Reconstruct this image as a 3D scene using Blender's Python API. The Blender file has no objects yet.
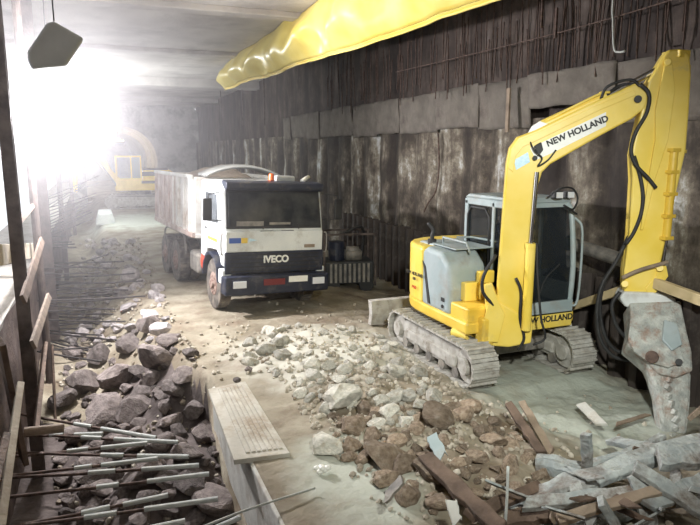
import bpy, bmesh, math, random
from mathutils import Vector, Matrix, noise
R = math.radians
C = bpy.context.scene.collection
random.seed(7)
sc = bpy.context.scene
# ------------------------------------------------------------------ camera
F = 620.0
pitch = math.atan(112.5 / F); yaw = math.atan(255 * math.cos(pitch) / F)
CAM = Vector((0, 0, 3.5))
cd = bpy.data.cameras.new('camera'); cam = bpy.data.objects.new('camera', cd); C.objects.link(cam)
cd.sensor_width = 36; cd.lens = 36 * F / 700; cd.clip_end = 300
cam.location = CAM; cam.rotation_euler = (R(90) - pitch, 0, -yaw); sc.camera = cam
fw = Vector((math.sin(yaw) * math.cos(pitch), math.cos(yaw) * math.cos(pitch), -math.sin(pitch)))
rt = Vector((math.cos(yaw), -math.sin(yaw), 0)); up = rt.cross(fw)
def ray(u, v): return fw + rt * ((u - 350) / F) + up * ((262.5 - v) / F)
def on(u, v, x=None, y=None, z=None):
    d = ray(u, v)
    if x is not None: t = (x - CAM.x) / d.x
    elif y is not None: t = (y - CAM.y) / d.y
    else: t = (z - CAM.z) / d.z
    return CAM + d * t
def onp(u, v, P, n):
    d = ray(u, v); return CAM + d * ((P - CAM).dot(n) / d.dot(n))

# ------------------------------------------------------------------ materials
def L4(c): return (c[0], c[1], c[2], 1)
def M(name, c1, c2=None, rough=.75, metal=0, scale=4, bump=.25, st=(1, 1, 1), dirt=None, damt=.5, bscale=None, rnd=0, det=6, emit=None, trans=0, alpha=None):
    m = bpy.data.materials.new(name); m.use_nodes = True
    N = m.node_tree.nodes; K = m.node_tree.links; b = N['Principled BSDF']
    b.inputs['Roughness'].default_value = rough; b.inputs['Metallic'].default_value = metal
    tc = N.new('ShaderNodeTexCoord'); mp = N.new('ShaderNodeMapping'); mp.inputs['Scale'].default_value = st
    K.new(tc.outputs['Object'], mp.inputs[0])
    n = N.new('ShaderNodeTexNoise'); n.inputs['Scale'].default_value = scale; n.inputs['Detail'].default_value = det
    K.new(mp.outputs[0], n.inputs['Vector'])
    r = N.new('ShaderNodeValToRGB'); r.color_ramp.elements[0].position = .35; r.color_ramp.elements[1].position = .65
    r.color_ramp.elements[0].color = L4(c1); r.color_ramp.elements[1].color = L4(c2 or c1)
    K.new(n.outputs[0], r.inputs[0]); out = r.outputs[0]
    if dirt:
        n2 = N.new('ShaderNodeTexNoise'); n2.inputs['Scale'].default_value = scale * .7; n2.inputs['Detail'].default_value = 8; n2.inputs['Roughness'].default_value = .7
        K.new(tc.outputs['Object'], n2.inputs['Vector'])
        r2 = N.new('ShaderNodeValToRGB'); r2.color_ramp.elements[0].position = .62 - damt * .3; r2.color_ramp.elements[1].position = .78 - damt * .2
        K.new(n2.outputs[0], r2.inputs[0])
        mx = N.new('ShaderNodeMix'); mx.data_type = 'RGBA'
        K.new(r2.outputs[0], mx.inputs[0]); K.new(out, mx.inputs[6]); mx.inputs[7].default_value = L4(dirt); out = mx.outputs[2]
    if rnd:
        oi = N.new('ShaderNodeObjectInfo'); hs = N.new('ShaderNodeHueSaturation'); mr = N.new('ShaderNodeMapRange')
        mr.inputs[3].default_value = 1 - rnd; mr.inputs[4].default_value = 1 + rnd
        K.new(oi.outputs['Random'], mr.inputs[0]); K.new(mr.outputs[0], hs.inputs['Value']); K.new(out, hs.inputs['Color']); out = hs.outputs[0]
    K.new(out, b.inputs['Base Color'])
    if bump:
        n3 = N.new('ShaderNodeTexNoise'); n3.inputs['Scale'].default_value = bscale or scale * 5; n3.inputs['Detail'].default_value = 5
        K.new(mp.outputs[0], n3.inputs['Vector'])
        bp = N.new('ShaderNodeBump'); bp.inputs['Strength'].default_value = bump; bp.inputs['Distance'].default_value = .03
        K.new(n3.outputs[0], bp.inputs['Height']); K.new(bp.outputs[0], b.inputs['Normal'])
    if emit: b.inputs['Emission Color'].default_value = L4(emit[0]); b.inputs['Emission Strength'].default_value = emit[1]
    if trans: b.inputs['Transmission Weight'].default_value = trans
    if alpha is not None: b.inputs['Alpha'].default_value = alpha
    return m
DIRT = (.22, .18, .14)
yel = M('yellow_paint', (.74, .48, .05), (.82, .58, .09), .38, scale=2, bump=.03, dirt=(.42, .30, .10), damt=.25)
yelb = M('bright_yellow_paint', (.82, .60, .08), (.88, .68, .16), .35, scale=2, bump=.03, dirt=(.55, .45, .2), damt=.15)
greyp = M('grey_blue_paint', (.30, .37, .38), (.38, .44, .45), .45, scale=3, bump=.03, dirt=(.3, .29, .26), damt=.3)
steel = M('dusty_steel', (.16, .15, .14), (.30, .28, .25), .6, .3, 6, .3, dirt=(.36, .33, .28), damt=.5)
dusty = M('dust_caked_steel', (.36, .34, .30), (.50, .49, .45), .9, 0, 7, .6, dirt=(.2, .17, .13), damt=.35)
crushm = M('scraped_crusher_steel', (.32, .34, .32), (.56, .58, .54), .65, .1, 7, .8, dirt=(.30, .20, .15), damt=.5)
chrome = M('chrome', (.7, .7, .7), rough=.15, metal=1, bump=0)
black = M('black_rubber', (.015, .015, .016), (.03, .03, .03), .6, bump=.1)
blackp = M('dark_navy_plastic', (.012, .016, .032), (.022, .027, .048), .45, scale=5, bump=.04, dirt=(.10, .095, .09), damt=.35)
white = M('dirty_white_paint', (.62, .65, .64), (.75, .77, .75), .45, scale=1.6, bump=.04, dirt=(.36, .33, .28), damt=.35)
bedm = M('white_bed_paint', (.62, .62, .58), (.78, .78, .74), .6, scale=2, bump=.1, dirt=(.40, .32, .26), damt=.45)
bedr = M('rusty_bed_paint', (.42, .33, .29), (.60, .53, .49), .7, scale=2.5, bump=.15, dirt=(.28, .18, .14), damt=.5)
glass = M('dark_glass', (.02, .025, .03), rough=.06, bump=0)
glass.node_tree.nodes['Principled BSDF'].inputs['Alpha'].default_value = .55
lens = M('lamp_lens', (.7, .72, .75), rough=.2, bump=0)
orange = M('orange_lens', (.9, .16, .02), rough=.3, bump=0)
red = M('red_paint', (.5, .06, .03), rough=.5, bump=0)
blue = M('blue_decal', (.05, .12, .42), rough=.5, bump=0)
pale = M('pale_decal_and_glare', (.78, .78, .72), (.85, .85, .8), .35, scale=5, bump=0)
cyan = M('light_blue_decal', (.42, .66, .78), (.6, .78, .85), .4, scale=20, bump=0)
rustm = M('rusty_rebar', (.055, .035, .028), (.15, .10, .08), .8, .2, 12, .3)
darkrod = M('dark_steel_rod', (.02, .017, .016), (.05, .042, .04), .7, .2, 12, .2)
tape = M('white_grout_sleeve', (.42, .45, .43), (.55, .57, .53), .7, scale=10, bump=.2)
postm = M('dark_painted_post', (.06, .045, .04), (.14, .11, .095), .7, .2, 5, .25)
wood = M('weathered_timber', (.17, .125, .09), (.33, .26, .19), .8, scale=3, bump=.4, st=(1, 1, 1), dirt=(.22, .17, .12), damt=.4)
woodp = M('pale_timber', (.50, .40, .22), (.62, .50, .30), .7, scale=4, bump=.3)
woodl = M('dull_pale_timber', (.32, .27, .20), (.45, .40, .31), .8, scale=4, bump=.3)
woodm = M('mid_brown_timber', (.11, .085, .065), (.22, .17, .13), .85, scale=4, bump=.5)
woodd = M('dark_timber', (.075, .05, .035), (.16, .11, .08), .85, scale=4, bump=.5)
woodg = M('grey_broken_timber', (.24, .27, .27), (.50, .53, .51), .8, scale=4, bump=1, bscale=13, dirt=(.13, .10, .08), damt=.6)
concm = M('concrete', (.36, .34, .31), (.48, .46, .42), .9, scale=2.5, bump=.4, dirt=(.28, .23, .18), damt=.4)
concp = M('pale_concrete', (.48, .48, .44), (.62, .62, .57), .9, scale=3, bump=.3, dirt=(.33, .28, .22), damt=.45)
concs = M('worn_ribbed_concrete', (.42, .40, .34), (.58, .56, .49), .9, scale=2, bump=.4, bscale=12, dirt=(.28, .22, .15), damt=.55)
conw = M('white_concrete', (.62, .66, .64), (.75, .78, .76), .9, scale=3, bump=.3)
ceilm = M('ceiling_concrete', (.40, .37, .35), (.54, .51, .48), .9, scale=.7, bump=.4, bscale=9, st=(1, .5, 1), dirt=(.28, .26, .25), damt=.45)
tarpm = M('yellow_tarpaulin', (.80, .62, .12), (.87, .72, .22), .34, scale=1.2, bump=.08, bscale=6)
felt = M('grey_geotextile', (.10, .088, .074), (.185, .165, .14), .95, scale=1.5, bump=.4, bscale=14, dirt=(.085, .07, .06), damt=.4)
pilem = M('dark_sheet_pile', (.045, .036, .032), (.10, .08, .07), .7, .2, 3, .4, st=(1, 1, .3), dirt=(.16, .14, .12), damt=.3)
hoodm = M('grey_lamp_hood', (.5, .53, .53), (.6, .63, .63), .6, scale=3, bump=.05)
brick = M('dark_shored_wall', (.06, .04, .035), (.14, .10, .085), .9, scale=3, bump=.6)
soilm = M('brown_soil_load', (.30, .25, .2), (.42, .36, .3), .95, scale=8, bump=.6)
canvas = M('grey_canvas', (.30, .31, .30), (.42, .43, .41), .8, scale=3, bump=.1)
rockd = M('grey_brown_rock', (.11, .09, .082), (.24, .205, .19), .9, scale=3.5, bump=.8, bscale=14, rnd=.4, dirt=(.26, .22, .20), damt=.3)
rockp = M('pale_dusty_rock', (.38, .37, .32), (.60, .58, .51), .95, scale=3.5, bump=.7, bscale=14, rnd=.28, dirt=(.32, .26, .18), damt=.35)
rockb = M('brown_rock', (.17, .12, .08), (.33, .26, .19), .95, scale=3.5, bump=.8, bscale=14, rnd=.4, dirt=(.36, .31, .25), damt=.3)
lampm = M('floodlight_face', (1, 1, 1), rough=.3, bump=0, emit=((1, .98, 1), 60))
warmm = M('warm_lamp_face', (1, .8, .4), rough=.3, bump=0, emit=((1, .75, .35), 8))

def ground_mat():
    m = M('trampled_soil', (.19, .16, .11), (.35, .315, .24), .95, scale=1.3, bump=.9, bscale=9, dirt=(.15, .105, .07), damt=.45, det=10)
    N = m.node_tree.nodes; K = m.node_tree.links; b = N['Principled BSDF']; src = b.inputs['Base Color'].links[0].from_socket
    tc = N.new('ShaderNodeTexCoord')
    def patch(src, loc, size, col, pos=(.25, .6)):
        mp = N.new('ShaderNodeMapping'); mp.vector_type = 'TEXTURE'; mp.inputs['Location'].default_value = loc; mp.inputs['Scale'].default_value = size
        K.new(tc.outputs['Object'], mp.inputs[0])
        g = N.new('ShaderNodeTexGradient'); g.gradient_type = 'SPHERICAL'; K.new(mp.outputs[0], g.inputs[0])
        n = N.new('ShaderNodeTexNoise'); n.inputs['Scale'].default_value = 2.2; n.inputs['Detail'].default_value = 8; K.new(tc.outputs['Object'], n.inputs[0])
        mu = N.new('ShaderNodeMath'); mu.operation = 'MULTIPLY'; K.new(g.outputs[1], mu.inputs[0]); K.new(n.outputs[0], mu.inputs[1])
        r = N.new('ShaderNodeValToRGB'); r.color_ramp.elements[0].position = pos[0] * .4; r.color_ramp.elements[1].position = pos[1] * .5
        K.new(mu.outputs[0], r.inputs[0]); mx = N.new('ShaderNodeMix'); mx.data_type = 'RGBA'
        K.new(r.outputs[0], mx.inputs[0]); K.new(src, mx.inputs[6]); mx.inputs[7].default_value = L4(col); return mx.outputs[2]
    s = patch(src, (3.6, 9.6, 0), (2.6, 2.6, 3), (.50, .49, .42))        # dust of the broken concrete
    s = patch(s, (6.2, 6.6, 0), (2.2, 2.6, 3), (.40, .43, .37))          # dried slurry by the tracks
    s = patch(s, (2.3, 5.6, 0), (.9, 1.6, 3), (.45, .47, .40))
    s = patch(s, (1.6, 33, 0), (3.5, 6, 3), (.50, .53, .46))
    K.new(s, b.inputs['Base Color']); return m
groundm = ground_mat()

def wall_mat(name, stops, sc_y=1.6, sc_z=.16):
    m = M(name, (.1, .1, .1), rough=.85, bump=.7, bscale=5, st=(1, 1, .5)); N = m.node_tree.nodes; K = m.node_tree.links; b = N['Principled BSDF']
    tc = N.new('ShaderNodeTexCoord'); mp = N.new('ShaderNodeMapping'); mp.inputs['Scale'].default_value = (.3, sc_y, sc_z); K.new(tc.outputs['Object'], mp.inputs[0])
    n = N.new('ShaderNodeTexNoise'); n.inputs['Scale'].default_value = 1; n.inputs['Detail'].default_value = 9; n.inputs['Roughness'].default_value = .68
    K.new(mp.outputs[0], n.inputs[0])
    n2 = N.new('ShaderNodeTexNoise'); n2.inputs['Scale'].default_value = 1.1; n2.inputs['Detail'].default_value = 8; K.new(tc.outputs['Object'], n2.inputs[0])
    ad = N.new('ShaderNodeMix'); ad.inputs[0].default_value = .5; K.new(n.outputs[0], ad.inputs[2]); K.new(n2.outputs[0], ad.inputs[3])
    r = N.new('ShaderNodeValToRGB'); e = r.color_ramp.elements
    e[0].position, e[0].color = stops[0][0], L4(stops[0][1]); e[1].position, e[1].color = stops[-1][0], L4(stops[-1][1])
    for p, c in stops[1:-1]: q = e.new(p); q.color = L4(c)
    m3 = N.new('ShaderNodeMapping'); m3.inputs['Scale'].default_value = (0, .9, .07); K.new(tc.outputs['Object'], m3.inputs[0]); n4 = N.new('ShaderNodeTexNoise'); n4.inputs['Scale'].default_value = 1; n4.inputs['Detail'].default_value = 2; K.new(m3.outputs[0], n4.inputs[0])
    mr = N.new('ShaderNodeMapRange'); mr.inputs[1].default_value = .35; mr.inputs[2].default_value = .65; mr.inputs[3].default_value = -.09; mr.inputs[4].default_value = .09; K.new(n4.outputs[0], mr.inputs[0])
    n5 = N.new('ShaderNodeTexNoise'); n5.inputs['Scale'].default_value = 5; n5.inputs['Detail'].default_value = 10; n5.inputs['Roughness'].default_value = .75; K.new(tc.outputs['Object'], n5.inputs[0])
    a5 = N.new('ShaderNodeMix'); a5.inputs[0].default_value = .27; K.new(ad.outputs[0], a5.inputs[2]); K.new(n5.outputs[0], a5.inputs[3]); a6 = N.new('ShaderNodeMath'); a6.operation = 'MULTIPLY_ADD'; a6.inputs[1].default_value = 1.35; a6.inputs[2].default_value = -.185; K.new(a5.outputs[0], a6.inputs[0])
    sm = N.new('ShaderNodeMath'); K.new(a6.outputs[0], sm.inputs[0]); K.new(mr.outputs[0], sm.inputs[1])
    K.new(sm.outputs[0], r.inputs[0]); K.new(r.outputs[0], b.inputs['Base Color']); return m
wallm = wall_mat('streaked_pile_wall', [(.34, (.022, .016, .013)), (.45, (.045, .035, .026)), (.53, (.11, .09, .068)), (.59, (.22, .195, .15)), (.64, (.40, .40, .38)), (.70, (.62, .65, .66))], 2.1, .42)
wallu = wall_mat('dark_upper_wall', [(.35, (.018, .012, .010)), (.5, (.045, .032, .026)), (.62, (.09, .068, .056)), (.72, (.13, .11, .10))], 2.5, .3)
backm = wall_mat('sprayed_concrete_wall', [(.35, (.20, .20, .19)), (.5, (.42, .42, .40)), (.65, (.30, .30, .28)), (.7, (.62, .62, .60))], 1, .6)

# ------------------------------------------------------------------ mesh builder
class MB:
    def __init__(s): s.bm = bmesh.new()
    def box(s, c, d, rot=None, taper=None):
        m = Matrix.Translation(c) @ ((rot.to_4x4() if rot else Matrix()) @ Matrix.Diagonal((d[0], d[1], d[2], 1)))
        r = bmesh.ops.create_cube(s.bm, size=1)
        if taper:
            for v in r['verts']:
                if v.co.z > 0: v.co.x *= taper; v.co.y *= taper
        bmesh.ops.transform(s.bm, matrix=m, verts=r['verts']); return s
    def cyl(s, a, b, r, r2=None, n=14):
        a = Vector(a); b = Vector(b); d = b - a
        m = Matrix.Translation((a + b) / 2) @ d.to_track_quat('Z', 'Y').to_matrix().to_4x4()
        bmesh.ops.create_cone(s.bm, cap_ends=True, segments=n, radius1=r, radius2=r if r2 is None else r2, depth=d.length, matrix=m); return s
    def tube(s, pts, r, n=8, smooth=True):
        pts = [Vector(p) for p in pts]
        if smooth and len(pts) > 2:
            o = []; P = [pts[0] * 2 - pts[1]] + pts + [pts[-1] * 2 - pts[-2]]
            for i in range(1, len(P) - 2):
                for k in range(5):
                    t = k / 5; p0, p1, p2, p3 = P[i - 1:i + 3]
                    o.append(.5 * ((2 * p1) + (p2 - p0) * t + (2 * p0 - 5 * p1 + 4 * p2 - p3) * t * t + (3 * p1 - p0 - 3 * p2 + p3) * t ** 3))
            o.append(pts[-1]); pts = o
        rings = []; ref = None
        for i, p in enumerate(pts):
            d = (pts[min(i + 1, len(pts) - 1)] - pts[max(i - 1, 0)]).normalized()
            if ref is None: ref = d.orthogonal()
            x = (ref - d * ref.dot(d)).normalized(); ref = x; y = d.cross(x)
            rings.append([s.bm.verts.new(p + (x * math.cos(2 * math.pi * k / n) + y * math.sin(2 * math.pi * k / n)) * r) for k in range(n)])
        for A, B in zip(rings, rings[1:]):
            for k in range(n): s.bm.faces.new((A[k], A[(k + 1) % n], B[(k + 1) % n], B[k]))
        s.bm.faces.new(rings[0][::-1]); s.bm.faces.new(rings[-1]); return s
    def prism(s, pts, off):
        """polygon (3D points) extruded by vector off (centred)"""
        off = Vector(off); A = [s.bm.verts.new(Vector(p) - off / 2) for p in pts]; B = [s.bm.verts.new(Vector(p) + off / 2) for p in pts]
        n = len(pts); s.bm.faces.new(A[::-1]); s.bm.faces.new(B)
        for k in range(n): s.bm.faces.new((A[k], A[(k + 1) % n], B[(k + 1) % n], B[k]))
        return s
    def sph(s, c, r, sub=2):
        if not isinstance(r, (tuple, list)): r = (r, r, r)
        bmesh.ops.create_icosphere(s.bm, subdivisions=sub, radius=1, matrix=Matrix.Translation(c) @ Matrix.Diagonal((*r, 1))); return s
    def grid(s, f, nu, nv):
        V = [[s.bm.verts.new(f(i / nu, j / nv)) for j in range(nv + 1)] for i in range(nu + 1)]
        for i in range(nu):
            for j in range(nv): s.bm.faces.new((V[i][j], V[i + 1][j], V[i + 1][j + 1], V[i][j + 1]))
        return s
    def build(s, name, mat, parent=None, bev=0, smooth=False, thick=0, seg=2):
        bmesh.ops.recalc_face_normals(s.bm, faces=s.bm.faces)
        me = bpy.data.meshes.new(name); 
        if smooth:
            for f in s.bm.faces: f.smooth = True
        s.bm.to_mesh(me); s.bm.free(); me.materials.append(mat)
        o = bpy.data.objects.new(name, me); C.objects.link(o)
        if thick:
            t = o.modifiers.new('thickness', 'SOLIDIFY'); t.thickness = thick; t.offset = 0
        if bev:
            b = o.modifiers.new('bevel', 'BEVEL'); b.width = bev; b.segments = seg; b.limit_method = 'ANGLE'; b.angle_limit = R(35); b.harden_normals = False
        if parent: o.parent = parent
        return o
def tag(o, label, cat, group=None, kind=None):
    o['label'] = label; o['category'] = cat
    if group: o['group'] = group
    if kind: o['kind'] = kind
    return o
def empty(name, loc=(0, 0, 0), rot=(0, 0, 0)):
    o = bpy.data.objects.new(name, None); C.objects.link(o); o.location = loc; o.rotation_euler = rot; o.empty_display_size = .2; return o
def struct(o): o['kind'] = 'structure'; return o
def dup(o, loc=None, rot=None, scale=None, parent=None):
    c = o.copy(); C.objects.link(c)
    if parent is not None: c.parent = parent
    if loc is not None: c.location = loc
    if rot is not None: c.rotation_euler = rot
    if scale is not None: c.scale = scale
    for ch in list(o.children): dup(ch, parent=c)
    return c
def recenter(o):
    """put a mesh object's origin at the bottom centre of its mesh"""
    vs = [v.co for v in o.data.vertices]; c = Vector(((min(v.x for v in vs) + max(v.x for v in vs)) / 2, (min(v.y for v in vs) + max(v.y for v in vs)) / 2, min(v.z for v in vs)))
    o.data.transform(Matrix.Translation(-c)); o.location = c; return o
def text(s, size, mat, parent, M4, name='lettering', ext=.004, bold=0):
    cu = bpy.data.curves.new('t', 'FONT'); cu.body = s; cu.size = size; cu.extrude = ext; cu.align_x = 'CENTER'; cu.align_y = 'CENTER'; cu.offset = bold
    to = bpy.data.objects.new('t', cu); C.objects.link(to); bpy.context.view_layer.update()
    me = bpy.data.meshes.new_from_object(to.evaluated_get(bpy.context.evaluated_depsgraph_get())); bpy.data.objects.remove(to)
    me.materials.clear(); me.materials.append(mat); me.transform(M4)
    o = bpy.data.objects.new(name, me); C.objects.link(o); o.parent = parent; return o
def frame(o, x, y, s=1):
    """matrix with local x,y axes at origin o"""
    x = Vector(x).normalized(); z = x.cross(Vector(y)).normalized(); y = z.cross(x)
    return Matrix.Translation(o) @ Matrix((x, y, z)).transposed().to_4x4()

# ------------------------------------------------------------------ ground
def sst(a, b, t):
    t = max(0, min(1, (t - a) / (b - a))); return t * t * (3 - 2 * t)
def edge(y): return 1.42 if y < 9 else 1.42 - (y - 9) * .055 if y < 29 else .32
def nz(x, y, s, k=0): return noise.noise(Vector((x * s, y * s, k)))
def gh(x, y):
    e = edge(y)
    far = sst(9.0, 10.5, y)
    wdt = .04 + .9 * far
    depth = 1.7 - .75 * sst(6.8, 8.6, y) * sst(-.9, .8, x) - .1 * sst(7.5, 10, y) - .35 * sst(9.5, 13, y) * (1 - .8 * sst(-.9, .8, x))  - (.35 + .25 * sst(-.6, .4, x) * (1 - sst(24, 34, y))) * sst(13, 16, y) - .3 * sst(28, 36, y)
    t = sst(e - wdt, e, x)
    road = .05 * nz(x, y, .8) + .03 * nz(x, y, 2.6, 3)
    # rubble mound in front of the left track
    m = math.exp(-(((x - 3.5) / 1.3) ** 2 + ((y - 8.6) / 2.3) ** 2))
    road += m * (.24 + .12 * nz(x, y, 2.2, 5))
    road += .035 * nz(x, y, 5, 1) * sst(1.6, 2.4, x) * (1 - sst(11, 14, y)); m2 = math.exp(-(((x - 3.4) / 1.1) ** 2 + ((y - 5.8) / 1.2) ** 2)); road += m2 * (.22 + .1 * nz(x, y, 2.2, 8))
    road -= .25 * sst(5.0, 7.2, x) * sst(10.5, 12.5, y) * (1 - sst(24, 34, y))
    road -= .12 * sst(4.9, 5.3, x) * (1 - sst(7.0, 7.8, y)) * sst(2, 4, y)
    # flatten where machines stand
    road = road * (1 - .85 * sst(4.7, 4.95, x) * (1 - sst(7.3, 7.5, x)) * sst(7.0, 7.4, y) * (1 - sst(10.4, 10.8, y)))
    if y < 9.2 and x > 1.3: q = sst(2.0, 3.0, x); road = road * q + .045 * (1 - q)
    low = -depth + .12 * nz(x, y, 1.7, 9)
    return low * (1 - t) + road * t
def ground():
    ys = [1.5]
    while ys[-1] < 55: ys.append(ys[-1] + max(.055, ys[-1] * .0085))
    xs = [-1.9 + 9.9 * i / 170 for i in range(171)]
    m = MB(); V = [[m.bm.verts.new((x, y, gh(x, y) + .018 * noise.noise(Vector((x * 9, y * 9, 0))))) for x in xs] for y in ys]
    for a, b in zip(V, V[1:]):
        for k in range(len(xs) - 1): m.bm.faces.new((a[k], a[k + 1], b[k + 1], b[k]))
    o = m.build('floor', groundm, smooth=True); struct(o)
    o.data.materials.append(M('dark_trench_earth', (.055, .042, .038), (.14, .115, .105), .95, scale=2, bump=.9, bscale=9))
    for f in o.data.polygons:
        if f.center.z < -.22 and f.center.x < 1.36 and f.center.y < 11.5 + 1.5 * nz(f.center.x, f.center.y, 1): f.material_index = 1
ground()

# ------------------------------------------------------------------ room shell
def shell():
    # right wall: secant piles below, rough dark concrete above
    WX = 8.0
    def fw_(u, v):
        y = 1 + u * 54; z = -.6 + v * 4.7; ph = (y % 1.15) / 1.15 - .5
        return Vector((WX - .16 * math.sqrt(max(0, 1 - (2 * ph) ** 2)) + .05 * nz(y, z, 1.5), y, z))
    struct(MB().grid(fw_, 560, 20).build('wall_right', wallm, smooth=True))
    def fu(u, v):
        y = 1 + u * 54; z = 4.0 + v * 3.1
        return Vector((WX + .12 + .07 * nz(y, z, 1.1, 4), y, z))
    struct(MB().grid(fu, 300, 14).build('wall_right_upper', wallu, smooth=True))
    # ceiling slab with downstand beams
    struct(MB().box((2.8, 23.5, 7.2), (11.2, 65, .4)).build('ceiling', ceilm))
    struct(MB().box((2.8, -9, 2.8), (11.6, .3, 9)).build('wall_front', concm))
    struct(MB().box((8.1, -4, 3), (.3, 10.6, 8.4)).build('wall_right_near', wallm)); struct(MB().box((-3.0, -1, 3), (.3, 17, 8.4)).build('wall_left_near', brick))
    struct(MB().box((2.8, -3.8, -.5), (11.4, 10.7, .4)).build('floor_near', concm))
    for k, (y, w, d) in enumerate(((16.4, .5, .16), (23.8, .7, .14), (33, .9, .42), (45, .9, .30))):
        struct(MB().box((2.8, y, 7 - d / 2 + .01), (11.2, w, d)).build('trim_%d' % (k + 1), ceilm, bev=.03))
    # left: shored trench side, low boarded parapet, open above to daylight
    struct(MB().grid(lambda u, v: Vector((-1.42 + .06 * nz(u * 50, v * 3, 1.2), 1 + u * 53, -2.0 + v * 3.0)), 300, 14).build('wall_left', brick, smooth=True))
    struct(MB().box((-2.85, 28.5, 6.75), (.3, 53, .5)).build('trim_5', ceilm))
    struct(MB().box((-2.2, 23, .9), (1.5, 62, .16)).build('floor_left', concm))
    # end wall with the tunnel mouth
    Y = 54; cx, cz, r = 1.95, 2.6, 2.75
    m = MB(); bm = m.bm; N = 28; arc = [Vector((cx + r * math.cos(a), Y, cz + r * math.sin(a))) for a in [math.pi * k / N for k in range(N + 1)]]
    out = []
    for p in arc:
        d = (p - Vector((cx, Y, cz))).normalized()
        tx = (8.2 - cx) / d.x if d.x > 1e-6 else (-3.0 - cx) / d.x if d.x < -1e-6 else 1e9; tz = (7.1 - cz) / d.z if d.z > 1e-6 else 1e9
        out.append(Vector((cx, Y, cz)) + d * min(tx, tz))
    A = [bm.verts.new(p) for p in arc]; B = [bm.verts.new(p) for p in out]
    for k in range(N): bm.faces.new((A[k], A[k + 1], B[k + 1], B[k]))
    for sgn, a, b in ((1, A[0], B[0]), (-1, A[-1], B[-1])):
        lo1 = bm.verts.new((a.co.x, Y, -1.5)); lo2 = bm.verts.new((b.co.x, Y, -1.5)); bm.faces.new((a, b, lo2, lo1))
    struct(m.build('wall_back', backm, thick=.3))
    m = MB()
    def ringf(r1, y1, r2, y2):
        def f(u, v):
            a = -.35 + u * (math.pi + .7); rr = r1 + (r2 - r1) * v; return Vector((cx + rr * math.cos(a), y1 + (y2 - y1) * v, cz + rr * math.sin(a)))
        return f
    m.grid(ringf(r + .28, 53.7, r + .28, 54), 32, 1).grid(ringf(r + .28, 53.7, r, 53.7), 32, 1).grid(ringf(r, 53.7, r, 60), 32, 1)
    m.grid(ringf(r, 60, r - .35, 60), 32, 1).grid(ringf(r - .35, 60, r - .35, 85), 32, 1)
    struct(m.build('trim_6', backm, smooth=False))
    struct(MB().box((cx, 85.2, 2.5), (7, .3, 7)).build('wall_tunnel_end', backm))
    struct(MB().box((cx, 70, -.5), (7, 31, .4)).build('floor_tunnel', groundm))
    # concrete kerb slab along the trench
    def kerb():
        m = MB(); ys = [2 + 6.9 * i / 40 for i in range(41)]
        m.prism([(1.38, 5.45, -.9), (1.38, 5.45, .03), (1.62, 5.45, .035), (1.62, 5.45, -.9)], (0, 6.9, 0))
        return m.build('floor_kerb', concp, bev=.02)
    struct(kerb())
shell()
# ribbed slab
def ribbed():
    q = [on(208, 389, z=.09), on(245, 381, z=.09), on(290, 453, z=.09), on(234, 460, z=.09)]
    m = MB(); m.prism([p - Vector((0, 0, .03)) for p in q], (0, 0, .06))
    n = 7
    for i in range(n):
        t = .28 + .6 * i / (n - 1); a = q[0].lerp(q[1], t); b = q[3].lerp(q[2], t)
        m.box((a + b) / 2 + Vector((0, 0, .004)), ((b - a).length * .9, .045, .03), rot=Matrix.Rotation(math.atan2((b - a).y, (b - a).x), 3, 'Z'))
    o = recenter(m.build('ribbed_slab', concs, bev=.006)); tag(o, 'pale ribbed concrete slab lying on the kerb beside the trench', 'concrete slab')
ribbed()

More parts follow.
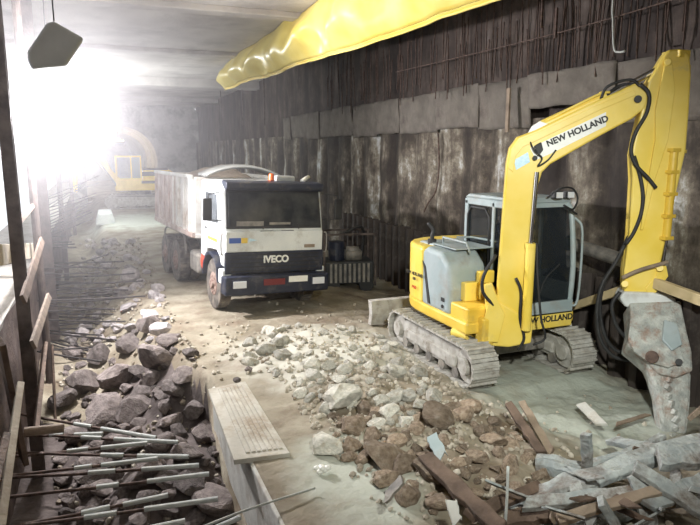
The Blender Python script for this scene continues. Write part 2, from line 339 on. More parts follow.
# ------------------------------------------------------------------ sheet piles, geotextile, rebars on the right wall
def rightwall():
    def pile():
        m = MB(); w = .42; t = .02
        P = [(.18, -w / 2), (.18, -.12), (0, -.07), (0, .07), (.18, .12), (.18, w / 2)]
        Q = [(x + t, y) for x, y in P[::-1]]
        m.prism([(x, y, .95) for x, y in P + Q], (0, 0, 2.1)); return m.build('sheet_pile', pilem)
    p = pile(); first = True; y = 4.3
    while y < 19.5:
        o = p if first else dup(p); first = False
        o.location = (7.5, y, -.55 + random.uniform(-.03, .03)); o.rotation_euler = (0, random.uniform(-.02, .01), 0)
        tag(o, 'dark steel sheet pile driven along the foot of the stained wall', 'sheet pile', 'sheet piles along the right wall'); y += .425
    # geotextile sheets
    y = 3.6; k = 0
    spans = []
    while y < 26: L = random.uniform(1.5, 2.3); spans.append((y, min(y + L, 27))); y += L
    for k, (a, b) in enumerate(spans):
        zb = 3.95 + random.uniform(-.05, .06) + (.28 if k in (2,) else 0); zt = 4.88 + random.uniform(-.03, .03)
        s = random.random() * 50
        def f(u, v): 
            yy = a - .04 + u * (b - a + .05); return Vector((7.74 + (.03 if k % 2 else 0) + .055 * noise.noise(Vector((yy * 2.2, v * 1.5, s))) + .05 * (1 - v) ** 2, yy, zb + (zt - zb) * v + .03 * noise.noise(Vector((yy * 2, s, v)))))
        o = recenter(MB().grid(f, 26, 12).build('geotextile_sheet', felt, smooth=True, thick=.02))
        tag(o, 'grey geotextile sheet hung in a row across the stained wall', 'geotextile sheet', 'geotextile sheets on the right wall')
    # vertical rebars above the sheets
    rb = None; y = 4.6; n = 0
    while n < 118:
        L = random.uniform(.9, 2.0)
        if rb is None: rb = MB().tube([(0, 0, 0), (.01, .01, .5), (0, 0, 1)], .013, 5).build('hanging_rebar', rustm, smooth=True); o = rb
        else: o = dup(rb)
        o.location = (7.72 + random.uniform(-.1, .12), y, 4.9 + random.uniform(-.25, .25)); o.scale = (1, 1, L); o.rotation_euler = (random.uniform(-.07, .07), random.uniform(-.05, .05), 0)
        tag(o, 'thin rusty rebar standing on the dark wall above the grey sheets', 'rebar', 'rebars above the geotextile'); y += random.uniform(.03, .19) if y < 13 else random.uniform(.08, .3); n += 1
    z0 = 5.15
    o = recenter(MB().tube([(7.6, 15.5, 5.55), (7.58, 9, 5.5), (7.58, 5.2, 5.62)], .012, 5).build('horizontal_rebar', rustm)); tag(o, 'long thin rebar running level across the hanging rebars', 'rebar')
    P = [on(613, 0, x=7.5), on(613, 20, x=7.5), on(614, 48, x=7.5), on(619, 52, x=7.5), on(625, 51, x=7.5)]
    o = recenter(MB().tube([Vector((P[0].x, P[0].y, 6.98))] + P, .016, 7).build('bent_pipe', tape, smooth=True)); tag(o, 'pale J-shaped pipe hanging among the rebars on the dark wall', 'pipe')
    for us, w, lab in (((508, 88, 508, 132), .1, 'pale upright timber strip over the geotextile left of the boom'), ((556, 8, 556, 38), .05, 'short rust-brown post hanging above the geotextile'), ((542, 0, 542, 28), .04, 'dark rusty post hanging left of the short brown post')):
        a = on(us[0], us[1], x=7.56); b = on(us[2], us[3], x=7.56); 
        o = recenter(MB().box((a + b) / 2, (.04, w, abs(a.z - b.z))).build('wall_post', wood if w > .08 else rustm, bev=.005)); tag(o, lab, 'post')
    # cable down the stained wall
    P = [on(438, 132, x=7.75), on(439, 165, x=7.75), on(436, 190, x=7.75), on(428, 203, x=7.7), on(424, 212, x=7.6)]
    o = recenter(MB().tube(P, .02, 6).build('wall_cable', rustm, smooth=True)); tag(o, 'brown cable running down the stained wall behind the small excavator', 'cable')
    for (u1, v1, u2, v2, x, r, lab, mt, nm) in ((570, 243, 628, 262, 7.42, .11, 'thick dark steel pipe leaning along the wall behind the cab', steel, 'steel_pipe'),):
        a = on(u1, v1, x=x); b = on(u2, v2, x=x); m = MB().cyl(a, b, r, n=18).cyl(a - (a - b) * .0, a + (a - b).normalized() * .04, r * 1.25, n=18)
        o = recenter(m.build(nm, mt, smooth=False, bev=.01)); tag(o, lab, 'pipe')
    a = on(566, 309, x=7.3); b = on(645, 282, x=7.3); d = b - a
    def plank(a, b, w, t, name, mat, lab, cat='plank', roll=0, chip=.0):
        d = b - a; q = d.to_track_quat('X', 'Z').to_matrix() @ Matrix.Rotation(roll, 3, 'X')
        m = MB(); n = 8; s = random.random() * 99; L = d.length
        P = [(-L / 2 + L * i / n, w / 2 * (1 + chip * noise.noise(Vector((i * .9, s, 0)))), 0) for i in range(n + 1)] + [(L / 2 - L * i / n, -w / 2 * (1 + chip * noise.noise(Vector((i * .9, s, 5)))), 0) for i in range(n + 1)]
        P[0] = (P[0][0] + chip * random.uniform(-.25, .25), *P[0][1:]); P[n] = (P[n][0] + chip * random.uniform(-.3, .3), *P[n][1:])
        m.prism(P, (0, 0, t))
        bmesh.ops.transform(m.bm, matrix=q.to_4x4(), verts=m.bm.verts)
        o = m.build(name, mat, bev=min(t, w) * .12); o.location = (a + b) / 2; tag(o, lab, cat); return o
    plank(a, b, .13, .09, 'timber_beam', woodp, 'pale yellow timber beam leaning behind the cab and the hoses', 'beam', R(90))
    plank(on(655, 283, x=7.25), on(704, 301, x=7.25), .15, .09, 'timber_beam', woodp, 'pale yellow timber beam to the right of the arm', 'beam', R(90))
    return plank
plank = rightwall()

# ------------------------------------------------------------------ tarp
def tarp():
    y0, y1 = 5.0, 27.2
    n = Vector
    def f(u, v):
        y = y1 + (y0 - y1) * u; zb = 5.37 + .0265 * y
        ztop = 7.0 - .32 * max(0, 1 - u * 9)
        z = zb + (ztop - zb) * v + .035 * math.sin(y * .9) * (1 - v)
        fold = .30 * noise.noise(Vector((y * .55 + v * 1.1, v * 1.6, 2))) + .12 * math.sin(y * 2.3 + 2.2 * v + 1.5 * noise.noise(Vector((y * .4, 0, 0)))) * (.3 + .7 * v) + .06 * noise.noise(Vector((y * 1.7, v * 3, 7)))
        x = 5.14 + .1 * (1 - v) - .30 * math.sin(math.pi * v) + fold * (0.35 + .65 * math.sin(math.pi * min(1, v + .15)))
        return Vector((x, y, z))
    m = MB().grid(f, 240, 22)
    # hem rolled along the lower edge
    m.grid(lambda u, v: f(u, 0) + Vector((.09 * math.sin(v * 3.1), 0, -.07 * (1 - math.cos(v * 3.1)) * .5 - .01)), 240, 4)
    bmesh.ops.remove_doubles(m.bm, verts=m.bm.verts, dist=.002)
    o = m.build('tarpaulin', tarpm, smooth=True, thick=.012); recenter(o); tag(o, 'long yellow tarpaulin slung along the ceiling edge', 'tarpaulin')
    rp = None
    for (u, v) in ((272, 8), (541, 0), ):
        pass
tarp()

# ------------------------------------------------------------------ crawler track (shared by both excavators)
def track_path(L, H, n):
    """points and tangents along a stadium loop in (y,z)"""
    r = H / 2; s = L - H; per = 2 * s + 2 * math.pi * r; out = []
    for i in range(n):
        d = per * i / n
        if d < s: out.append((-s / 2 + d, 0, 0))
        elif d < s + math.pi * r: a = (d - s) / r; out.append((s / 2 + r * math.sin(a), r - r * math.cos(a), a))
        elif d < 2 * s + math.pi * r: e = d - s - math.pi * r; out.append((s / 2 - e, H, math.pi))
        else: a = (d - 2 * s - math.pi * r) / r; out.append((-s / 2 - r * math.sin(a), r + r * math.cos(a), math.pi + a))
    return out, per / n
def crawler(root, x, L, H, W, side, n=44, beltmat=None, framemat=None):
    beltmat = beltmat or dusty; framemat = framemat or dusty
    pts, st = track_path(L, H, n); m = MB()
    for y, z, a in pts:
        rot = Matrix.Rotation(a, 3, 'X')
        nrm = rot @ Vector((0, 0, -1)); c = Vector((x, y, z))
        m.box(c - nrm * .03, (W, st * .86, .03), rot); m.box(c + nrm * .0, (W, st * .18, .04), rot); m.box(c - nrm * .055, (W * .3, st, .03), rot)
    belt = m.build('track_belt', beltmat, root)
    m = MB(); xo = x + side * W * .36
    fr = [(-L / 2 + .42, .16), (L / 2 - .42, .16), (L / 2 - .34, H * .55), (L / 2 - .5, H - .14), (-L / 2 + .5, H - .14), (-L / 2 + .34, H * .55)]
    m.prism([(x, y, z) for y, z in fr], (W * .62, 0, 0)); m.box((x, 0, H * .48), (W * .8, L * .6, H * .28)); fo = m.build('track_frame', framemat, root, bev=.03)
    r = H / 2 - .07
    for y, nm in ((-(L - H) / 2, 'idler'), ((L - H) / 2, 'drive_sprocket')):
        m = MB().cyl((x - W * .3, y, H / 2), (x + W * .3, y, H / 2), r, n=22).cyl((x - W * .46, y, H / 2), (x + W * .46, y, H / 2), r * .5, n=18)
        if nm == 'drive_sprocket':
            for k in range(12): a = k * math.pi / 6; m.box((x, y + (r + .01) * math.cos(a), H / 2 + (r + .01) * math.sin(a)), (W * .2, .05, .05), Matrix.Rotation(a, 3, 'X'))
        m.build(nm, framemat, root, bev=.012)
    for k in range(5):
        y = (-.5 + (k + .5) / 5) * (L - H) * .95; MB().cyl((x - W * .36, y, .15), (x + W * .36, y, .15), .09, n=14).build('track_roller', steel, root)
    return belt

# ------------------------------------------------------------------ the near excavator
def excavator():
    ex, ey = 5.98, 8.62; root = empty('excavator', (ex, ey, 0)); o3 = Vector((ex, ey, 0))
    tag(root, 'yellow and grey compact crawler excavator with a crusher on its raised arm', 'excavator')
    for x, s in ((-.93, -1), (.90, 1)): crawler(root, x, 2.85, .66, .46, s)
    m = MB(); m.box((0, 0, .42), (1.5, 1.0, .26)); m.box((0, .55, .36), (1.45, .25, .2)); m.box((0, -.55, .36), (1.45, .25, .2)); m.cyl((0, 0, .5), (0, 0, .74), .5, n=30); m.build('car_body', steel, root, bev=.02)
    # dozer blade behind
    m = MB(); m.prism([(-1.1, 2.30, .05), (-1.1, 2.42, .05), (-1.1, 2.40, .5), (-1.1, 2.30, .55), (-1.1, 2.24, .3)], (0, 0, 0.0001)) if False else None
    bl = MB(); bl.prism([(0, 2.27, .06), (0, 2.42, .06), (0, 2.36, .3), (0, 2.42, .56), (0, 2.25, .56), (0, 2.22, .3)], (2.25, 0, 0)); b = bl.build('dozer_blade', dusty, root, bev=.01)
    for x in (-.45, .45): MB().box((x, 1.45, .3), (.12, 1.75, .16)).build('blade_arm', steel, b, bev=.015)
    # --- upper structure; plan outline with rounded tail
    def plan(z, grow=0, y_lo=-.98, y_hi=None):
        P = [(-1.02 - grow, y_lo), (1.02 + grow, y_lo)]
        cy = .25; ra = 1.02 + grow; rb = 1.0 + grow
        for k in range(15):
            a = math.pi * k / 14; c, s = math.cos(a), math.sin(a)
            e = .72
            P.append((ra * math.copysign(abs(c) ** e, c), cy + (rb + .28) * abs(s) ** e))
        return [(x, y, z) for x, y in P]
    m = MB(); m.prism(plan(.86), (0, 0, .2)); m.build('turntable_skirt', yel, root, bev=.045)
    # counterweight (tail)
    P = [p for p in plan(0) if p[1] > .24]
    P = [(-1.02, .42, 0), (-1.0, .30, 0)][:0] + P
    m = MB(); m.prism([(x, max(y, .42), 1.42) for x, y, z in P], (0, 0, .98)); cw = m.build('counterweight', yelb, root, bev=.06, seg=3)
    text('NEW HOLLAND', .085, black, cw, frame((-1.055, .62, 1.42), (0, -1, 0), (0, 0, 1)), 'maker_lettering')
    text('E80', .07, black, cw, frame((-1.055, .62, 1.33), (0, -1, 0), (0, 0, 1)), 'model_lettering')
    text('MSR', .08, red, cw, frame((-1.055, .62, 1.18), (0, -1, 0), (0, 0, 1)), 'model_lettering')
    # right hand hood
    m = MB(); hp = [(-.46, .93), (.44, .93), (.44, 1.86), (.30, 1.93), (-.16, 1.90), (-.40, 1.72), (-.46, 1.35)]
    m.prism([(-.66, y, z) for y, z in hp], (.70, 0, 0)); hood = m.build('side_hood', greyp, root, bev=.08, seg=4)
    st = MB(); st.prism([(-1.016, .40, 1.68), (-1.016, .34, 1.55), (-1.016, .20, 1.0), (-1.016, .12, 1.0), (-1.016, .30, 1.6)], (.012, 0, 0)); st.build('black_stripe', black, hood)
    MB().box((-1.018, -.28, 1.16), (.012, .09, .06)).build('hood_latch', black, hood); MB().cyl((-1.01, -.28, 1.05), (-1.03, -.28, 1.05), .028).build('hood_lock', black, hood)
    m = MB(); m.box((-.45, .05, 1.945), (.7, .65, .02)); m.build('hood_lid', greyp, hood, bev=.008)
    m = MB(); m.prism([(.0, .45, .95), (.0, 1.08, .95), (.0, 1.0, 1.93), (.0, .45, 1.95)], (1.6, 0, 0)); m.build('engine_cover', greyp, root, bev=.06)
    # exhaust
    MB().tube([(-.72, .62, 1.9), (-.72, .62, 2.05), (-.70, .62, 2.15), (-.76, .70, 2.27)], .035, 10).build('exhaust_pipe', black, root, smooth=True)
    MB().cyl((-.72, .62, 1.88), (-.72, .62, 2.0), .075).build('exhaust_collar', black, root, bev=.01)
    # hand rails on the hood
    m = MB(); m.tube([(-.62, .42, 1.93), (-.62, .42, 2.05), (-.62, -.3, 2.05), (-.6, -.38, 1.9)], .018, 8, smooth=False); m.tube([(-.35, .42, 1.93), (-.35, .42, 2.04), (-.12, .3, 2.04), (-.05, -.3, 2.04)], .018, 8, smooth=False); m.build('hand_rail', greyp, root, smooth=True)
    # front right deck with steps
    m = MB(); m.box((-.62, -.72, 1.05), (.74, .5, .24)); m.build('front_deck', yel, root, bev=.03)
    m = MB(); m.box((-.55, -.52, 1.32), (.5, .14, .3)); m.box((-.45, -.60, 1.55), (.28, .1, .2)); m.build('valve_cover', yelb, root, bev=.02)
    # --- cab
    x0, x1, y0, y1, z0, z1 = .0, 1.02, -1.0, .62, .96, 2.72
    cab = MB()
    sidep = lambda x: None
    prof = [(y0 + .02, z0), (y0 - .02, 1.7), (y0 + .12, z1 - .14), (y0 + .26, z1), (y1 - .12, z1), (y1, z1 - .14), (y1, z0)]   # side outline of the cab (y,z)
    def wall_with_holes(x, holes):
        """side wall frame: outline with holes cut by boolean-like bridging (strips)"""
        for (a, b) in holes: pass
    # pillars and rails
    pil = MB()
    t = .075
    for x in (x0 + t / 2, x1 - t / 2):
        pil.tube([(x, y0 + .02, z0), (x, y0 - .02, 1.7), (x, y0 + .08, 2.5), (x, y0 + .2, z1 - .04)], .045, 10)
        pil.box((x, y1 - .05, (z0 + z1) / 2 - .03), (t, .1, z1 - z0 - .06))
        pil.box((x, y0 + .78, (z0 + z1) / 2), (t, .07, z1 - z0 - .1))
        pil.box((x, (y0 + y1) / 2, z0 + .06), (t, y1 - y0, .14)); pil.box((x, (y0 + y1) / 2 + .05, z1 - .07), (t, y1 - y0 - .2, .12))
    pil.box(((x0 + x1) / 2, y0 + .0, z0 + .09), (x1 - x0, .07, .22)); pil.box(((x0 + x1) / 2, y0 + .2, z1 - .06), (x1 - x0, .09, .09))
    pil.box(((x0 + x1) / 2, y1 - .04, z0 + .35), (x1 - x0, .07, .75)); pil.box(((x0 + x1) / 2, y1 - .04, z1 - .08), (x1 - x0, .07, .1))
    pil.box((x0 + t / 2, (y0 + y1) / 2 + .35, z0 + .3), (t, .82, .5)); pil.box((x1 - t / 2, (y0 + y1) / 2, z0 + .25), (t, 1.5, .4))
    cabo = pil.build('cab', greyp, root, bev=.018); cabo.location.x = -.09
    rf = MB(); rf.prism([(x0 + .5, y0 + .1, z1 - .02), (x0 + .5, y0 + .2, z1 + .05), (x0 + .5, y1 - .14, z1 + .05), (x0 + .5, y1, z1 - .02)], (1.04, 0, 0)); rf.build('cab_roof', greyp, cabo, bev=.03, seg=3)
    g = MB(); g.prism([(x, y, z) for x, y, z in ((x0 + .04, y0 + .01, z0 + .16), (x1 - .04, y0 + .01, z0 + .16), (x1 - .04, y0 - .01, 1.7), (x0 + .04, y0 - .01, 1.7))], (0, .012, 0)); g.prism([(x0 + .04, y0 - .01, 1.7), (x1 - .04, y0 - .01, 1.7), (x1 - .04, y0 + .16, z1 - .1), (x0 + .04, y0 + .16, z1 - .1)], (0, .012, 0)); g.build('windscreen', glass, cabo)
    for (a, b, zb) in ((y0 + .1, y0 + .74, z0 + .14), (y0 + .83, y1 - .1, z0 + .55)):
        for x in (x0 + .03, x1 - .03):
            MB().prism([(x, a, zb), (x, b, zb), (x, b, z1 - .14), (x, a + (.12 if a < 0 and b < 0 else 0), z1 - .14)], (.012, 0, 0)).build('side_window', glass, cabo)
    # rounded grey surround of the rear quarter window, visible beside the boom
    MB().tube([(x0 - .005, y0 + .86, z0 + .62), (x0 - .005, y0 + .86, z1 - .3), (x0 - .005, y0 + .98, z1 - .17), (x0 - .005, y1 - .22, z1 - .17), (x0 - .005, y1 - .12, z1 - .3), (x0 - .005, y1 - .12, z0 + .62), (x0 - .005, y0 + .86, z0 + .62)], .02, 8, smooth=False).build('window_seal', black, cabo, smooth=True)
    st_ = MB(); st_.box((.5, -.05, 1.35), (.48, .46, .14)); st_.box((.5, .2, 1.75), (.46, .12, .7)); st_.box((.5, .22, 2.18), (.26, .1, .18)); st_.box((.5, -.05, 1.14), (.35, .35, .3)); st_.build('operator_seat', black, cabo, bev=.04)
    for x in (.22, .78): MB().tube([(x, -.25, 1.1), (x, -.27, 1.5), (x, -.3, 1.68)], .018, 8).sph((x, -.3, 1.7), .035, 2).build('control_lever', black, cabo, smooth=True)
    # roof lamps and loose cables
    for x in (.66, .88):
        l = MB().box((x, y0 + .06, z1 + .1), (.15, .1, .12)).build('work_lamp', black, cabo, bev=.02); MB().box((x, y0 + .004, z1 + .1), (.12, .012, .09)).build('lamp_lens', lens, l)
    MB().tube([(.5, y0 + .1, z1 + .06), (.62, y0 - .03, z1 + .2), (.86, y0 - .03, z1 + .2), (.99, y0 - .02, z1 + .04), (.88, y0 - .05, z1 - .12), (.7, y0 - .05, z1 - .05), (.96, y0 - .06, z1 - .2)], .016, 6).build('lamp_cable', black, cabo, smooth=True)
    MB().box((.04, y0 + .12, z1 + .08), (.14, .3, .05)).build('cab_bracket', black, cabo, bev=.01)
    MB().tube([(x1 - .02, y0 + .05, 1.05), (x1 + .1, y0 - .02, 1.15), (x1 + .11, y0 - .02, 2.2), (x1 + .05, y0 + .05, 2.42), (x1 - .03, y0 + .1, 2.45)], .02, 8).build('grab_rail', greyp, cabo, smooth=True)
    MB().tube([(.35, y0 - .03, 1.3), (.45, y0 - .045, 1.55), (.7, y0 - .04, 1.75)], .012, 6).build('wiper', black, cabo)
    # yellow name strip under the cab
    s = MB().box((.40, -1.005, .86), (1.06, .06, .26)).build('name_strip', yelb, root, bev=.015)
    text('NEW HOLLAND', .135, black, s, frame((.44, -1.04, .88), (1, 0, 0), (0, 0, 1)), 'maker_lettering', bold=.003)
    # --- boom in its own swing plane
    P = Vector((5.55, 7.6, 0)); d = Vector((.84, -.54, 0)).normalized(); nn = Vector((-d.y, d.x, 0)); nn = -nn if nn.dot(Vector((0, -1, 0))) < 0 else nn
    def Q(u, v, off=0): return onp(u, v, P + nn * off, nn) - o3
    def poly(name, pix, w, mat, parent, off=0, bev=.02, seg=2):
        return MB().prism([Q(u, v, off) for u, v in pix], nn * w).build(name, mat, parent, bev=bev, seg=seg)
    # king post and swing cylinder
    kp = poly('swing_bracket', [(484, 286), (492, 284), (500, 300), (520, 312), (532, 320), (530, 340), (508, 344), (494, 343), (482, 341), (486, 318)], .34, yelb, root, bev=.025)
    MB().cyl(Q(486, 328) + Vector((0, .0, -.12)), Q(486, 328) + Vector((0, 0, .1)), .075, n=18).build('king_pin', steel, kp, bev=.008)
    MB().box((-.55, -1.0, .82), (.5, .22, .42)).build('swing_post', yel, root, bev=.03)
    sc_ = MB().cyl((-1.0, -.6, .72), (-.9, -.86, .72), .07).build('swing_cylinder', yelb, root); MB().cyl((-.9, -.84, .72), Q(484, 341) + Vector((0, .05, .03)), .035).build('swing_rod', chrome, sc_)
    lugs = MB()
    for a in (.2, -.2): lugs.prism([Q(u, v, a) for u, v in ((485, 285), (492, 283), (497, 298), (505, 315), (498, 342), (482, 341), (484, 318), (488, 305))], nn * .05)
    lugs.build('boom_lug', yelb, kp, bev=.01)
    boom = poly('boom', [(493, 322), (496, 300), (500, 245), (504, 190), (506, 163), (509, 148), (517, 137), (535, 130), (570, 113), (600, 99), (636, 83), (643, 86), (646, 97), (642, 109), (630, 119), (600, 135), (570, 152), (549, 164), (541, 172), (537, 185), (533, 230), (526, 290), (521, 330), (505, 338)], .30, yelb, root, bev=.025)
    # raised web plates and edge rails that give the boom its relief
    for off in (.155,):
        m = MB().prism([Q(u, v, off) for u, v in ((508, 168), (511, 150), (519, 140), (536, 133), (600, 104), (634, 90), (636, 95), (600, 110), (538, 140), (523, 147), (516, 156), (513, 172))], nn * .02); m.build('boom_flange', yelb, boom, bev=.005)
    glare_patch = MB().prism([Q(u, v, .154) for u, v in ((530, 148), (606, 112), (606, 126), (552, 153), (536, 160))], nn * .008).build('boom_glare_patch', pale, boom)  # washed-out glare on the boom, painted as a pale patch under the lettering
    a = Q(553, 139.5, .166); b = Q(602, 118.5, .166)
    text('NEW HOLLAND', .118, black, glare_patch, frame((a + b) / 2 - Vector((0, 0, .03)), b - a, (0, 0, 1)), 'maker_lettering', bold=.004)
    MB().prism([Q(u, v, .156) for u, v in ((514, 160), (528, 152), (530, 162), (516, 170))], nn * .01).build('blue_sticker', cyan, boom)
    m = MB().cyl(Q(638, 99, .12), Q(638, 99, .2), .05, n=18).cyl(Q(535, 158, .12), Q(535, 158, .2), .035, n=16); m.build('boom_pin', black, boom, bev=.005)
    m = MB().prism([Q(u, v, .2) for u, v in ((534, 146), (541, 142), (543, 150), (538, 156))], nn * .1).build('boom_work_lamp', black, boom, bev=.01)
    MB().tube([Q(528, 136, .1), Q(534, 150, .22), Q(542, 158, .2), Q(538, 166, .2), Q(548, 160, .18), Q(556, 150, .17)], .012, 6).build('boom_cable', black, boom, smooth=True)
    # stick cylinder on top of the boom
    br = MB()
    for a_ in (.09, -.09): br.prism([Q(u, v, a_) for u, v in ((526, 136), (532, 126), (540, 121), (548, 124), (545, 132))], nn * .03)
    br.build('cylinder_bracket', pale, boom, bev=.006)
    A = Q(541, 127); B_ = Q(606, 97); C_ = Q(664, 66)
    cy = MB().cyl(A, B_, .085, n=20).cyl(B_ - (B_ - A) * .06, B_, .1, n=20).build('stick_cylinder', yelb, root); MB().cyl(B_, C_, .04, n=16).build('stick_cylinder_rod', chrome, cy, smooth=False)
    MB().tube([Q(548, 120, .06), Q(575, 106, .08), Q(600, 94, .08), Q(610, 92, .08)], .018, 7).build('cylinder_pipe', yelb, cy, smooth=True)
    MB().tube([Q(601, 99, .1), Q(606, 88, .12), Q(618, 82, .12), Q(632, 80, .14), Q(640, 86, .18)], .02, 7).build('hydraulic_hose', black, boom, smooth=True)
    MB().tube([Q(604, 102, .05), Q(610, 92, .04), Q(622, 85, .02), Q(636, 84, .1)], .02, 7).build('hydraulic_hose', black, boom, smooth=True)
    # boom lift cylinder beside the boom
    A = Q(526, 330, .22); B_ = Q(531, 243, .22); C_ = Q(537, 172, .2)
    lc = MB().cyl(A, B_, .07, n=20).cyl(B_ - (B_ - A) * .05, B_, .08, n=20).build('lift_cylinder', yelb, root); MB().cyl(B_, C_, .032, n=16).build('lift_cylinder_rod', chrome, lc)
    MB().tube([Q(537, 243, .28), Q(538, 280, .3), Q(541, 318, .25), Q(545, 338, .2), Q(533, 345, .2)], .018, 7).build('hydraulic_hose', black, lc, smooth=True)
    for pts in (((516, 278), (521, 292), (520, 318), (524, 338), (518, 350)),):
        MB().tube([Q(u, v, .19) for u, v in pts], .022, 7).build('hydraulic_hose', black, kp, smooth=True)
    MB().tube([Q(496, 255, .1), Q(484, 275, .25), Q(483, 292, .25), Q(494, 306, .2)], .025, 7).build('hydraulic_hose', black, kp, smooth=True)
    # --- stick
    stick = poly('stick', [(662, 56), (666, 51), (679, 50), (687, 57), (688, 76), (686, 110), (683, 150), (674, 190), (664, 235), (652, 292), (622, 296), (622, 270), (627, 232), (630, 180), (629, 155), (633, 135), (646, 82)], .27, yelb, root, bev=.03, seg=3)
    MB().prism([Q(u, v, .15) for u, v in ((664, 66), (672, 60), (675, 90), (668, 140), (655, 180), (643, 230), (640, 230), (648, 180), (655, 140), (655, 110))], nn * .04).build('stick_flange', yelb, stick, bev=.012)
    m = MB().box(Q(676, 55), (.2, .3, .1)).cyl(Q(668, 62, -.2), Q(668, 62, .2), .05, n=16); m.build('stick_head', yelb, stick, bev=.015)
    # tool cylinder along the outer edge
    A = Q(683, 66); B_ = Q(678, 150); C_ = Q(670, 190); D_ = Q(661, 268)
    MB().cyl(A, B_, .095, n=20).cyl(B_, B_ + (B_ - A) * .04, .11, n=20).build('tool_cylinder', yelb, stick)
    g1 = MB().cyl(Q(674, 150, .12), Q(666, 238, .12), .06, n=16)
    for k in range(5): t = k / 4; p = Q(674 - 8 * t, 150 + 88 * t, .12); g1.box(p, (.17, .12, .05))
    g1.build('valve_block', yel, stick, bev=.006)
    MB().cyl(Q(666, 238), D_, .035, n=14).build('tool_cylinder_rod', chrome, stick)
    for k, (pts, off) in enumerate(((((640, 84), (649, 94), (647, 112), (636, 132), (631, 150), (636, 165), (648, 178), (656, 188)), .2), (((634, 156), (640, 176), (643, 196), (641, 214), (634, 232), (626, 244)), .16))):
        MB().tube([Q(u, v, off) for u, v in pts], .026, 8).build('hydraulic_hose', black, stick, smooth=True)
    # link and coupler
    lk = MB()
    for a_ in (.13, -.13): lk.prism([Q(u, v, a_) for u, v in ((656, 262), (666, 266), (668, 276), (656, 292), (648, 296), (645, 288), (656, 276))], nn * .04)
    lk.cyl(Q(660, 268, -.2), Q(660, 268, .2), .05).cyl(Q(625, 284, .2), Q(625, 284, -.2), .05); lk.build('tool_link', yelb, stick, bev=.006)
    MB().tube([Q(622, 278, .2), Q(640, 270, .2), Q(668, 262, .2)], .03, 8).build('coupler_bar', wood, stick, smooth=True)
    cp = MB().prism([Q(u, v, 0) for u, v in ((617, 296), (621, 289), (650, 290), (672, 296), (674, 304), (640, 308), (622, 304))], nn * .36); cp.build('quick_coupler', white, stick, bev=.03)
    # --- crusher hanging from the coupler, leaning a little towards the front
    A0 = Vector((7.2, 6.5, 1.3)); dn = (Vector((6.75, 5.55, -.12)) - A0); n2 = dn.cross(d).normalized(); n2 = -n2 if n2.y > 0 else n2
    def T(u, v, off=0): return onp(u, v, A0 + n2 * off, n2) - o3
    def tp(name, pix, w, mat, par, off=0, bev=.015): return MB().prism([T(u, v, off) for u, v in pix], n2 * w).build(name, mat, par, bev=bev)
    cr = tp('crusher_body', [(626, 308), (676, 306), (682, 335), (687, 356), (688, 375), (671, 382), (655, 378), (643, 366), (634, 358), (624, 350), (628, 332)], .42, crushm, root, bev=.03)
    for off in (.24, -.24): tp('crusher_side_plate', [(630, 318), (650, 312), (668, 318), (679, 345), (684, 362), (668, 368), (648, 362), (634, 352), (628, 340)], .05, crushm, cr, off, .01)
    tp('grey_patch_plate', [(664, 320), (677, 324), (682, 345), (672, 351), (662, 340)], .05, greyp, cr, .29, .012)
    m = MB().cyl(T(652, 357, -.3), T(652, 357, .32), .085, n=22); m.build('jaw_pin', rustm, cr, bev=.01)
    m = MB().cyl(T(679, 362, .0), T(679, 362, .3), .045, n=16); m.build('lug_hole_boss', black, cr)
    jaw = tp('fixed_jaw', [(640, 360), (656, 352), (682, 360), (688, 378), (687, 405), (684, 432), (678, 446), (664, 447), (659, 440), (657, 420), (654, 397), (648, 378)], .30, crushm, cr, 0, .04)
    t_ = MB()
    for k in range(9): t = k / 8; p = T(672 - 4 * math.sin(t * 6), 372 + 64 * t, .17); t_.box(p, (.1 - .03 * (k % 2), .06, .07), Matrix.Rotation(k * .4, 3, 'Y'))
    t_.build('jaw_weld_rib', crushm, jaw, bev=.012)
    tt = MB()
    for k in range(4): tt.prism([T(656 + k * 1.0, 398 + k * 12, 0), T(662, 394 + k * 12, 0), T(662, 404 + k * 12, 0)], n2 * .22)
    tt.build('jaw_tooth', steel, jaw, bev=.004)
    # loop hoses beside the crusher
    for pts, off in ((((629, 236), (616, 262), (602, 285), (597, 312), (600, 338), (612, 355), (628, 360), (642, 356)), .05), (((624, 250), (608, 275), (600, 300), (603, 330), (614, 349), (634, 356)), -.05), (((620, 292), (612, 305), (616, 325), (626, 338)), .1)):
        MB().tube([Q(u, v, off) for u, v in pts], .028, 8).build('hydraulic_hose', black, stick, smooth=True)
excavator()

